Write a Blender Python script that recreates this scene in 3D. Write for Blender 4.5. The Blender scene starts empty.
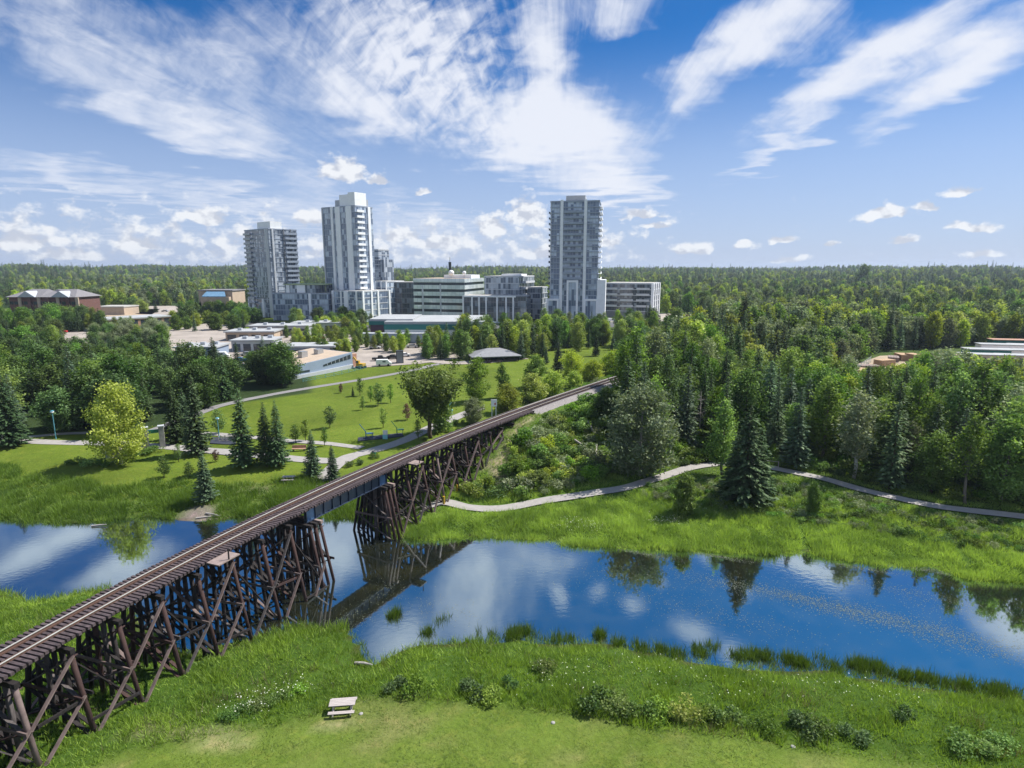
import bpy, math, random
import numpy as np
from mathutils import Vector, Matrix

R = math.radians
random.seed(7)
rng = np.random.default_rng(11)
sc = bpy.context.scene
col = sc.collection

# ------------------------------------------------------------------ camera
CAMZ, F = 34.0, 610.0
PITCH = math.atan(116.0 / F)
cam_d = bpy.data.cameras.new('camera')
cam = bpy.data.objects.new('camera', cam_d)
col.objects.link(cam)
cam.location = (0, 0, CAMZ)
cam.rotation_euler = (R(90) - PITCH, 0, 0)
cam_d.sensor_width = 36
cam_d.lens = F / 1024 * 36
cam_d.clip_start = 0.5
cam_d.clip_end = 12000
sc.camera = cam

# ------------------------------------------------------------------ sun, exposure, sampling
SUN_AZ, SUN_EL = math.atan2(0.92, 0.39), R(53)          # azimuth from +Y towards +X
sd = Vector((math.sin(SUN_AZ) * math.cos(SUN_EL), math.cos(SUN_AZ) * math.cos(SUN_EL), math.sin(SUN_EL)))
sun_d = bpy.data.lights.new('sun', 'SUN')
sun_d.energy = 5.0
sun_d.angle = R(0.5)
sun_d.color = (1.0, 0.955, 0.88)
sun = bpy.data.objects.new('sun', sun_d)
col.objects.link(sun)
sun.rotation_euler = sd.to_track_quat('Z', 'Y').to_euler()
sc.view_settings.view_transform = 'Standard'
sc.view_settings.look = 'None'
sc.view_settings.exposure = 0.58
sc.view_settings.gamma = 1.0
sc.view_settings.use_curve_mapping = False
cy = sc.cycles
cy.max_bounces = 5
cy.diffuse_bounces = 3
cy.glossy_bounces = 3
cy.transmission_bounces = 3
cy.transparent_max_bounces = 6
cy.volume_bounces = 0
cy.caustics_reflective = False
cy.caustics_refractive = False
cy.sample_clamp_indirect = 4
cy.use_denoising = True
cy.use_adaptive_sampling = True
cy.adaptive_threshold = 0.02

CP, SP = math.cos(PITCH), math.sin(PITCH)


def ray(px, py):
    v = -(py - 384) / F
    return Vector(((px - 512) / F, CP + v * SP, -SP + v * CP))


def at(px, py, z):
    d = ray(px, py)
    t = (z - CAMZ) / d.z
    return (d.x * t, d.y * t)


# ------------------------------------------------------------------ world: Nishita sky with cloud layers by direction
world = bpy.data.worlds.new('World')
sc.world = world
world.use_nodes = True
wt = world.node_tree
wt.nodes.clear()


class NG:
    """small helper to write node graphs as expressions"""
    def __init__(s, tree):
        s.t = tree

    def node(s, typ, **kw):
        n = s.t.nodes.new(typ)
        for k, v in kw.items():
            setattr(n, k, v)
        return n

    def put(s, sock, v):
        if hasattr(v, 'is_linked') or isinstance(v, bpy.types.NodeSocket):
            s.t.links.new(v, sock)
        elif v is not None:
            sock.default_value = v

    def m(s, op, a, b=None, c=None, clamp=False):
        n = s.node('ShaderNodeMath', operation=op, use_clamp=clamp)
        for i, v in enumerate((a, b, c)):
            if v is not None:
                s.put(n.inputs[i], v)
        return n.outputs[0]

    def vm(s, op, a, b=None):
        n = s.node('ShaderNodeVectorMath', operation=op)
        s.put(n.inputs[0], a)
        if b is not None:
            s.put(n.inputs[1], b)
        return n.outputs['Value'] if op in ('LENGTH', 'DOT_PRODUCT') else n.outputs[0]

    def comb(s, x, y, z=0.0):
        n = s.node('ShaderNodeCombineXYZ')
        for i, v in enumerate((x, y, z)):
            s.put(n.inputs[i], v)
        return n.outputs[0]

    def sep(s, v):
        n = s.node('ShaderNodeSeparateXYZ')
        s.put(n.inputs[0], v)
        return n.outputs

    def mapping(s, v, loc=(0, 0, 0), rot=(0, 0, 0), scale=(1, 1, 1), typ='POINT'):
        n = s.node('ShaderNodeMapping', vector_type=typ)
        s.put(n.inputs['Vector'], v)
        n.inputs['Location'].default_value = loc
        n.inputs['Rotation'].default_value = rot
        n.inputs['Scale'].default_value = scale
        return n.outputs[0]

    def noise(s, v, scale, detail=4.0, rough=0.55, dist=0.0, dim='3D'):
        n = s.node('ShaderNodeTexNoise', noise_dimensions=dim)
        if v is not None:
            s.put(n.inputs['Vector'], v)
        n.inputs['Scale'].default_value = scale
        n.inputs['Detail'].default_value = detail
        n.inputs['Roughness'].default_value = rough
        n.inputs['Distortion'].default_value = dist
        return n.outputs['Fac']

    def ramp(s, v, a, b, c=0.0, d=1.0, smooth=True):
        n = s.node('ShaderNodeMapRange', interpolation_type='SMOOTHSTEP' if smooth else 'LINEAR')
        s.put(n.inputs[0], v)
        for i, q in enumerate((a, b, c, d)):
            s.put(n.inputs[1 + i], q)
        return n.outputs[0]

    def mix(s, f, a, b, typ='MIX'):
        n = s.node('ShaderNodeMix', data_type='RGBA', blend_type=typ)
        s.put(n.inputs[0], f)
        s.put(n.inputs[6], a if not isinstance(a, tuple) else (*a, 1.0)[:4])
        s.put(n.inputs[7], b if not isinstance(b, tuple) else (*b, 1.0)[:4])
        return n.outputs[2]


g = NG(wt)
sky = g.node('ShaderNodeTexSky', sky_type='NISHITA')
sky.sun_disc = False
sky.sun_elevation = SUN_EL
sky.sun_rotation = SUN_AZ
sky.altitude = 600
sky.air_density = 1.0
sky.dust_density = 0.6
sky.ozone_density = 3.0
tc = g.node('ShaderNodeTexCoord')
D3 = tc.outputs['Generated']
sx, sy, sz = g.sep(D3)
AZ = g.m('ARCTAN2', sx, sy)
EL = g.m('ARCSINE', sz)
AE = g.comb(AZ, EL)
zz = g.m('MAXIMUM', sz, 0.02)
PL = g.comb(g.m('DIVIDE', sx, zz), g.m('DIVIDE', sy, zz))      # flat cloud deck coordinates


def azel(px, py, mirror=False):
    d = ray(px, py).normalized()
    return math.atan2(d.x, d.y), math.asin(-d.z if mirror else d.z)


def blob(vec, px, py, L, W, rot, mirror=False, soft=1.0):
    a, e = azel(px, py, mirror)
    k = 1 / 660.0
    v = g.mapping(vec, (a, e, 0), (0, 0, R(rot)), (L * k, W * k, 1), 'TEXTURE')
    return g.ramp(g.vm('LENGTH', v), 1.0, 1.0 - soft, 0.0, 1.0)


# high streaked clouds: soft regions of the sky times wind-drawn noise
warp_n = g.node('ShaderNodeTexNoise')
g.put(warp_n.inputs['Vector'], PL)
warp_n.inputs['Scale'].default_value = 1.6
warp_n.inputs['Detail'].default_value = 3
warp = g.vm('SUBTRACT', warp_n.outputs['Color'], (0.5, 0.5, 0.5))
AEw = g.vm('ADD', AE, g.vm('MULTIPLY', warp, (0.10, 0.10, 0)))
HI = [(110, 52, 280, 74, -19, .76), (300, 60, 150, 80, -25, .45), (410, 45, 190, 125, -28, .95), (190, 130, 180, 26, -17, .60), (370, 115, 90, 38, -25, .5),
      (90, 182, 220, 26, -6, .66), (330, 205, 200, 34, -4, .50), (560, 140, 135, 62, -6, 1.6), (548, 50, 44, 90, 8, 1.1),
      (610, 190, 95, 26, -4, 1.1), (690, 85, 60, 40, 35, .95), (765, 22, 100, 46, 18, 1.35), (880, 55, 165, 40, 27, 1.4),
      (975, 62, 130, 34, 30, 1.2), (770, 152, 75, 16, 30, .75), (620, 8, 80, 24, 0, .85), (850, 20, 60, 20, 25, .5), (470, 235, 230, 44, 0, .40), (160, 240, 260, 34, 0, .28)]
MI = [(485, 585, 105, 72, 30, 1.0), (560, 560, 60, 40, 0, .62), (1015, 615, 62, 52, 0, 1.3), (120, 585, 80, 34, 12, 1.1), (40, 550, 80, 24, 10, .75),
      (330, 560, 60, 60, 0, .9), (690, 632, 46, 26, 0, .7), (840, 580, 46, 24, -10, .7), (780, 540, 60, 22, 0, .9), (565, 602, 20, 16, 0, .8), (602, 600, 18, 13, 0, .75), (632, 612, 20, 14, 0, .75), (655, 592, 16, 12, 0, .6), (735, 655, 30, 18, 0, .9), (747, 602, 20, 14, 0, .6), (805, 568, 60, 18, 0, 1.0), (720, 560, 40, 14, 0, .8), (400, 640, 60, 40, 0, .9)]
acc = None
for (px, py, L, W, rot, s) in HI:
    b = g.m('MULTIPLY', blob(AEw, px, py, L, W, rot), s)
    acc = b if acc is None else g.m('ADD', acc, b)
for (px, py, L, W, rot, s) in MI:
    acc = g.m('ADD', acc, g.m('MULTIPLY', blob(AEw, px, py, L * 1.12, W * 1.12, -rot, True), s))
# wind-drawn texture fans out from one point of the horizon
az0 = R(4.0)
dA = g.m('SUBTRACT', AZ, az0)
PHI = g.m('ARCTAN2', EL, dA)
RAD = g.m('SQRT', g.m('ADD', g.m('MULTIPLY', dA, dA), g.m('MULTIPLY', EL, EL)))
streak = g.noise(g.comb(g.m('MULTIPLY', PHI, 12.0), g.m('MULTIPLY', RAD, 3.2)), 1.5, 6, 0.6, 0.7)
fine = g.noise(g.comb(g.m('MULTIPLY', PHI, 10), g.m('MULTIPLY', RAD, 52)), 1.0, 3, 0.5, 0.6)
puffy = g.noise(AEw, 11, 7, 0.62, 0.3)
rip = blob(AEw, 430, 55, 190, 120, -28)
# unseen broken cloud added behind and beside the view to lift the shade
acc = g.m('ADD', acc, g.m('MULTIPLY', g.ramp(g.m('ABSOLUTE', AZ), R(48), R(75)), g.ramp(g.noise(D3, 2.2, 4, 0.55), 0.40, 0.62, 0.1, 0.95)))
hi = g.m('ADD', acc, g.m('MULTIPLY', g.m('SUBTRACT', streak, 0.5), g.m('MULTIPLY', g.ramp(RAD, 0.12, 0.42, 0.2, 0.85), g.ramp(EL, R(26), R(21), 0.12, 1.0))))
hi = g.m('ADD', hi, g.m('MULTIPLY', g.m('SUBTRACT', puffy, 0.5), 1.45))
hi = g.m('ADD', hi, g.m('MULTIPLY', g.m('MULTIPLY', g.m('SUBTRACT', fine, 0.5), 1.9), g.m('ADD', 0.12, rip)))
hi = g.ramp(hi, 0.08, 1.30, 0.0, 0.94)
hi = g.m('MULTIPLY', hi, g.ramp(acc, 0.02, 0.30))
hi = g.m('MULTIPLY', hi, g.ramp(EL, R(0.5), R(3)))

# low cumulus: heaped puffs with flat bases
CU = [(342, 166, 52, 24), (378, 176, 26, 11), (205, 212, 40, 18), (422, 191, 18, 8), (527, 206, 42, 34), (440, 238, 46, 18), (492, 222, 32, 30),
      (312, 214, 30, 16), (884, 212, 44, 12), (964, 190, 28, 9), (970, 225, 38, 11), (925, 205, 14, 8), (692, 246, 34, 14), (742, 243, 18, 8),
      (640, 210, 44, 11), (655, 223, 24, 8), (782, 238, 22, 9), (832, 243, 14, 7), (398, 232, 50, 16), (18, 236, 40, 20), (140, 242, 40, 13),
      (590, 240, 60, 16), (545, 250, 70, 14), (270, 245, 40, 14), (75, 252, 60, 12), (900, 240, 24, 7), (790, 258, 40, 7), (980, 252, 30, 7)]
nz = g.node('ShaderNodeTexNoise')
g.put(nz.inputs['Vector'], AE)
nz.inputs['Scale'].default_value = 26
nz.inputs['Detail'].default_value = 4
wv = g.vm('MULTIPLY', g.vm('SUBTRACT', nz.outputs['Color'], (0.5, 0.5, 0.5)), (0.03, 0.03, 0))
AEc = g.vm('ADD', AE, wv)


cm = None
for (px, py, L, W) in CU:
    a, e = azel(px, py + W * .35)
    v = g.mapping(AEc, (a, e, 0), (0, 0, 0), (L / 660, W * 1.25 / 660, 1), 'TEXTURE')
    y_ = g.sep(v)[1]
    # below the middle a heap ends three times as fast: a flat base
    v = g.vm('ADD', v, g.comb(0.0, g.m('MINIMUM', g.m('MULTIPLY', y_, 1.6), 0.0)))
    b = g.ramp(g.vm('LENGTH', v), 1.0, 0.0)
    cm = b if cm is None else g.m('MAXIMUM', cm, b)
bank = g.m('MULTIPLY', g.ramp(EL, R(8.5), R(2.0)), g.ramp(AZ, R(22), R(2), 0.12, 0.50))
bank = g.m('MULTIPLY', bank, g.ramp(EL, R(0.0), R(1.2), 0.5, 1.0))
cm = g.m('MAXIMUM', cm, bank)
AE2 = g.mapping(AE, scale=(1, 1.35, 1))
AE3 = g.mapping(AE, (0.007, 0.016, 0), scale=(1, 1.35, 1))
n1 = g.noise(AE2, 34, 6, 0.6)
n2 = g.noise(AE3, 34, 3, 0.5)
n1s = g.noise(AE2, 34, 3, 0.5)
dens = g.m('ADD', cm, g.m('MULTIPLY', g.m('SUBTRACT', n1, 0.5), 1.9))
cum = g.ramp(dens, 0.30, 0.75, 0.0, 0.93)
cum = g.m('MULTIPLY', cum, g.ramp(cm, 0.0, 0.12))
cshade = g.m('ADD', 0.78, g.m('MULTIPLY', g.m('SUBTRACT', n1s, n2), 4.6))
cshade = g.ramp(cshade, 0.35, 1.05, 0.45, 1.0, False)

hs = g.node('ShaderNodeHueSaturation')
g.put(hs.inputs['Color'], sky.outputs[0])
hs.inputs['Saturation'].default_value = 1.12
hs.inputs['Value'].default_value = 0.80
base = g.mix(1.0, hs.outputs[0], (0.80, 0.93, 1.10), 'MULTIPLY')
base = g.mix(g.ramp(EL, R(8), R(20)), base, g.mix(1.0, base, (0.26, 0.68, 0.90), 'MULTIPLY'))
base = g.mix(g.ramp(EL, R(22), R(29)), base, g.mix(1.0, base, (0.45, 1.28, 1.12), 'MULTIPLY'))
base = g.mix(g.ramp(EL, R(20), R(0), 0.0, 0.74), base, (3.7, 4.35, 6.3))
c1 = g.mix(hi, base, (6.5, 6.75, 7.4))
cumcol = g.mix(cshade, (2.6, 3.0, 4.1), (7.0, 7.15, 7.4))
c2 = g.mix(cum, c1, cumcol)
bg = g.node('ShaderNodeBackground')
g.put(bg.inputs[0], c2)
bg.inputs[1].default_value = 0.089
wo = g.node('ShaderNodeOutputWorld')
wt.links.new(bg.outputs[0], wo.inputs[0])

# ------------------------------------------------------------------ materials
MATS = {}


def material(name, rgb, rough=0.7, metal=0.0, spec=0.4, var=0.15, vscale=3.0, detail=4, streak=None, bump=0.0):
    m = bpy.data.materials.new(name)
    m.use_nodes = True
    t = m.node_tree
    b = t.nodes['Principled BSDF']
    q = NG(t)
    co = q.node('ShaderNodeTexCoord').outputs['Object']
    if streak:
        co = q.mapping(co, scale=streak)
    n = q.noise(co, vscale, detail, 0.6)
    f = q.ramp(n, 0.25, 0.75, 1 - var, 1 + var, False)
    c = q.vm('MULTIPLY', (*rgb,), q.comb(f, f, f))
    q.put(b.inputs['Base Color'], c)
    b.inputs['Roughness'].default_value = rough
    b.inputs['Metallic'].default_value = metal
    b.inputs['Specular IOR Level'].default_value = spec
    if bump:
        bn = q.node('ShaderNodeBump')
        bn.inputs['Strength'].default_value = bump
        q.put(bn.inputs['Height'], n)
        q.put(b.inputs['Normal'], bn.outputs[0])
    MATS[name] = m
    return m


M = MATS
material('white_panel', (0.86, 0.87, 0.88), 0.5, var=0.06, vscale=0.6)
material('grey_panel', (0.42, 0.44, 0.47), 0.5, var=0.1, vscale=0.5)
material('blue_slab', (0.30, 0.345, 0.42), 0.5, var=0.12, vscale=0.4)
material('slab', (0.50, 0.52, 0.55), 0.6, var=0.1, vscale=0.4)
material('dark_slab', (0.17, 0.18, 0.20), 0.6, var=0.1, vscale=0.4)
material('roof_gravel', (0.42, 0.40, 0.37), 0.9, var=0.2, vscale=0.5)
material('roof_white', (0.37, 0.38, 0.39), 0.8, var=0.12, vscale=0.3)
material('roof_green', (0.35, 0.42, 0.24), 0.9, var=0.2, vscale=0.5)
material('teal_band', (0.015, 0.14, 0.13), 0.5, var=0.1)
material('dark_maroon', (0.09, 0.05, 0.07), 0.6, var=0.1)
material('blue_grey_clad', (0.28, 0.345, 0.45), 0.45, var=0.06, vscale=0.4)
material('brick_red', (0.155, 0.075, 0.065), 0.85, var=0.25, vscale=1.5)
material('brick_tan', (0.42, 0.24, 0.17), 0.85, var=0.2, vscale=1.2)
material('beige', (0.46, 0.36, 0.27), 0.85, var=0.12, vscale=0.6)
material('shingle', (0.20, 0.19, 0.20), 0.9, var=0.2, vscale=2)
material('shelter_roof', (0.24, 0.24, 0.26), 0.6, var=0.12, vscale=1)
material('dark_metal', (0.05, 0.055, 0.06), 0.5, metal=0.3, var=0.15)
material('window_dark', (0.03, 0.04, 0.055), 0.12, spec=0.7, var=0.3, vscale=0.5)
material('skylight', (0.18, 0.34, 0.50), 0.15, spec=0.8, var=0.15, vscale=0.3)
material('wood_weathered', (0.42, 0.37, 0.35), 0.8, var=0.2, vscale=1.5, streak=(1, 8, 8))
material('wood_dark', (0.018, 0.014, 0.014), 0.85, var=0.5, vscale=2.2, streak=(3, 3, .6), bump=.3)
material('wood_grey', (0.080, 0.068, 0.066), 0.85, var=0.5, vscale=2.2, streak=(3, 3, .6), bump=.3)
material('pile_red', (0.048, 0.025, 0.022), 0.85, var=0.45, vscale=2.0, streak=(4, 4, .5), bump=.4)
material('brace_grey', (0.140, 0.102, 0.094), 0.8, var=0.4, vscale=1.6, bump=.2)
material('tie_wood', (0.072, 0.053, 0.056), 0.85, var=0.6, vscale=2.6, bump=.3)
material('deck_plank', (0.26, 0.20, 0.18), 0.85, var=0.25, vscale=3)
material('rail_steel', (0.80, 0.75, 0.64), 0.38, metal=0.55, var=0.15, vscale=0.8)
material('rail_rust', (0.10, 0.055, 0.04), 0.8, var=0.3)
material('girder_blue', (0.020, 0.034, 0.065), 0.55, var=0.35, vscale=0.7)
material('girder_light', (0.06, 0.13, 0.26), 0.5, var=0.3, vscale=0.8)
material('ballast', (0.23, 0.21, 0.205), 0.95, var=0.45, vscale=4, detail=6, bump=.5)
material('gravel_path', (0.32, 0.30, 0.285), 0.95, var=0.15, vscale=1.6, detail=6)
material('asphalt_path', (0.22, 0.21, 0.21), 0.9, var=0.12, vscale=1.2, detail=6)
material('asphalt', (0.10, 0.10, 0.105), 0.9, var=0.2, vscale=0.3, detail=6)
material('concrete_lot', (0.34, 0.295, 0.26), 0.95, var=0.28, vscale=0.12, detail=6)
material('dirt', (0.36, 0.28, 0.20), 0.95, var=0.25, vscale=0.4, detail=6)
material('mark_white', (0.75, 0.75, 0.72), 0.8, var=0.1)
material('lamp_teal', (0.10, 0.30, 0.36), 0.45, var=0.08)
material('lamp_white', (0.85, 0.86, 0.86), 0.3, var=0.03)
material('stone_grey', (0.33, 0.315, 0.30), 0.9, var=0.2, vscale=2)
material('paint_blue', (0.02, 0.12, 0.30), 0.4, var=0.1)
material('paint_green', (0.02, 0.17, 0.11), 0.45, var=0.1)
material('paint_yellow', (0.50, 0.31, 0.03), 0.5, var=0.1)
material('paint_orange', (0.62, 0.22, 0.04), 0.6, var=0.15)
material('paint_red', (0.42, 0.03, 0.03), 0.5, var=0.1)
material('paint_white', (0.80, 0.80, 0.79), 0.4, var=0.05)
material('paint_black', (0.02, 0.02, 0.022), 0.4, var=0.1)
material('paint_silver', (0.45, 0.46, 0.48), 0.3, metal=0.5, var=0.05)
material('paint_cyan', (0.25, 0.60, 0.66), 0.5, var=0.1)
material('rubber', (0.035, 0.04, 0.06), 0.9, var=0.25, vscale=3)
material('tyre', (0.02, 0.02, 0.02), 0.9, var=0.1)
material('bark_grey', (0.16, 0.135, 0.11), 0.9, var=0.35, vscale=3, streak=(4, 4, .6))
material('bark_brown', (0.085, 0.06, 0.045), 0.95, var=0.35, vscale=3, streak=(4, 4, .6))
material('bark_white', (0.42, 0.40, 0.36), 0.85, var=0.35, vscale=2, streak=(1, 1, 4))
material('dead_wood', (0.36, 0.33, 0.31), 0.9, var=0.2, vscale=3)
material('lumber', (0.46, 0.31, 0.19), 0.85, var=0.2, vscale=1)
material('chainlink', (0.50, 0.53, 0.52), 0.5, metal=0.4, var=0.1)
material('tan_wall', (0.50, 0.45, 0.38), 0.8, var=0.1)


def glass_mat(name, dark, light, share, mull, cw=1.5, ch=3.05, rough=0.1, frame=0.10):
    """curtain wall: panes differ, some with blinds drawn, thin mullions between"""
    m = bpy.data.materials.new(name)
    m.use_nodes = True
    t = m.node_tree
    b = t.nodes['Principled BSDF']
    q = NG(t)
    co = q.node('ShaderNodeTexCoord').outputs['Object']
    x, y, z = q.sep(co)
    h = q.m('DIVIDE', q.m('ADD', q.m('ADD', x, y), 200.0), cw)
    v = q.m('DIVIDE', z, ch)
    cell = q.comb(q.m('FLOOR', h), q.m('FLOOR', v))
    wn = q.node('ShaderNodeTexWhiteNoise', noise_dimensions='2D')
    q.put(wn.inputs['Vector'], cell)
    r = wn.outputs['Value']
    c = q.mix(q.ramp(r, 1 - share - 0.12, 1 - share + 0.12), dark, light)
    big = q.noise(co, 0.11, 3)
    c = q.mix(q.ramp(big, 0.4, 0.7, 0, 0.5), c, tuple(k * 0.6 for k in dark))
    fr = q.m('LESS_THAN', q.m('FRACT', h), frame)
    c = q.mix(fr, c, mull)
    q.put(b.inputs['Base Color'], c)
    q.put(b.inputs['Roughness'], q.m('ADD', rough, q.m('MULTIPLY', fr, 0.4)))
    b.inputs['Specular IOR Level'].default_value = 0.75
    MATS[name] = m
    return m


glass_mat('glass_tower', (0.13, 0.175, 0.26), (0.50, 0.58, 0.68), 0.40, (0.30, 0.33, 0.38))
glass_mat('glass_grey', (0.125, 0.155, 0.21), (0.48, 0.53, 0.60), 0.42, (0.32, 0.33, 0.35))
glass_mat('glass_dark', (0.055, 0.068, 0.095), (0.24, 0.28, 0.33), 0.25, (0.12, 0.12, 0.13))
glass_mat('spandrel', (0.66, 0.74, 0.76), (0.80, 0.86, 0.86), 0.5, (0.45, 0.52, 0.54), cw=2.4, rough=0.18)
MATS['spandrel'].node_tree.nodes['Principled BSDF'].inputs['Coat Weight'].default_value = 1.0
MATS['spandrel'].node_tree.nodes['Principled BSDF'].inputs['Coat IOR'].default_value = 2.2


def leaf_mat(name, c0, c1, trans=0.35, hue=0.06, gloss=0.25):
    m = bpy.data.materials.new(name)
    m.use_nodes = True
    t = m.node_tree
    t.nodes.clear()
    q = NG(t)
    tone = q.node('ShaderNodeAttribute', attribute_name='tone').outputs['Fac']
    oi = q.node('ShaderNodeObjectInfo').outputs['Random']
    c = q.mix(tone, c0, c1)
    h = q.node('ShaderNodeHueSaturation')
    q.put(h.inputs['Color'], c)
    q.put(h.inputs['Hue'], q.ramp(oi, 0, 1, 0.5 - hue * .22, 0.5 + hue * .38, False))
    oi2 = q.m('FRACT', q.m('MULTIPLY', oi, 7.31))
    q.put(h.inputs['Value'], q.ramp(oi2, 0, 1, 0.65, 1.60, False))
    oi3 = q.m('FRACT', q.m('MULTIPLY', oi, 17.7))
    q.put(h.inputs['Saturation'], q.ramp(oi3, 0, 1, 0.78, 1.02, False))
    df = q.node('ShaderNodeBsdfDiffuse')
    tr = q.node('ShaderNodeBsdfTranslucent')
    gl = q.node('ShaderNodeBsdfGlossy')
    gl.inputs['Roughness'].default_value = 0.5
    gl.inputs['Color'].default_value = (.8, .85, .7, 1)
    q.put(df.inputs[0], h.outputs[0])
    q.put(tr.inputs[0], q.mix(1.0, h.outputs[0], (1.15, 1.2, 0.6), 'MULTIPLY'))
    mx = q.node('ShaderNodeMixShader')
    mx.inputs[0].default_value = trans
    t.links.new(df.outputs[0], mx.inputs[1])
    t.links.new(tr.outputs[0], mx.inputs[2])
    m2 = q.node('ShaderNodeMixShader')
    m2.inputs[0].default_value = gloss * 0.06
    t.links.new(mx.outputs[0], m2.inputs[1])
    t.links.new(gl.outputs[0], m2.inputs[2])
    o = q.node('ShaderNodeOutputMaterial')
    t.links.new(m2.outputs[0], o.inputs[0])
    MATS[name] = m
    return m


leaf_mat('leaf_spruce', (0.028, 0.058, 0.024), (0.088, 0.145, 0.05), 0.15, 0.05)
leaf_mat('leaf_bluespruce', (0.048, 0.085, 0.054), (0.115, 0.175, 0.09), 0.15, 0.03)
leaf_mat('leaf_poplar', (0.06, 0.12, 0.02), (0.215, 0.315, 0.048), 0.38, 0.07)
leaf_mat('leaf_dark', (0.042, 0.092, 0.02), (0.135, 0.215, 0.044), 0.32, 0.06)
leaf_mat('leaf_yellow', (0.24, 0.29, 0.018), (0.45, 0.49, 0.055), 0.40, 0.02)
leaf_mat('leaf_lime', (0.17, 0.235, 0.018), (0.36, 0.41, 0.04), 0.40, 0.05)
leaf_mat('leaf_grey', (0.13, 0.165, 0.075), (0.28, 0.32, 0.18), 0.28, 0.04)
leaf_mat('leaf_shrub', (0.066, 0.135, 0.014), (0.23, 0.33, 0.045), 0.36, 0.08)
leaf_mat('leaf_red', (0.08, 0.03, 0.03), (0.16, 0.07, 0.06), 0.3, 0.02)
leaf_mat('grass_rough', (0.064, 0.13, 0.008), (0.3, 0.43, 0.036), 0.38, 0.0)
leaf_mat('grass_reed', (0.12, 0.225, 0.006), (0.35, 0.5, 0.018), 0.42, 0.0)
leaf_mat('grass_dark', (0.085, 0.17, 0.016), (0.25, 0.38, 0.045), 0.36, 0.0)
leaf_mat('sedge', (.040, .080, .012), (.13, .19, .03), 0.3, 0.0)
leaf_mat('flower_glint_white', (0.50, 0.52, 0.38), (0.75, 0.76, 0.68), 0.3, 0.0)  # white of flower heads, also of glints painted on the bank leaves
leaf_mat('reed_brown', (0.20, 0.17, 0.08), (0.34, 0.32, 0.17), 0.3, 0.0)
leaf_mat('weed_float', (0.14, 0.17, 0.12), (0.30, 0.34, 0.27), 0.1, 0.0)


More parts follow.
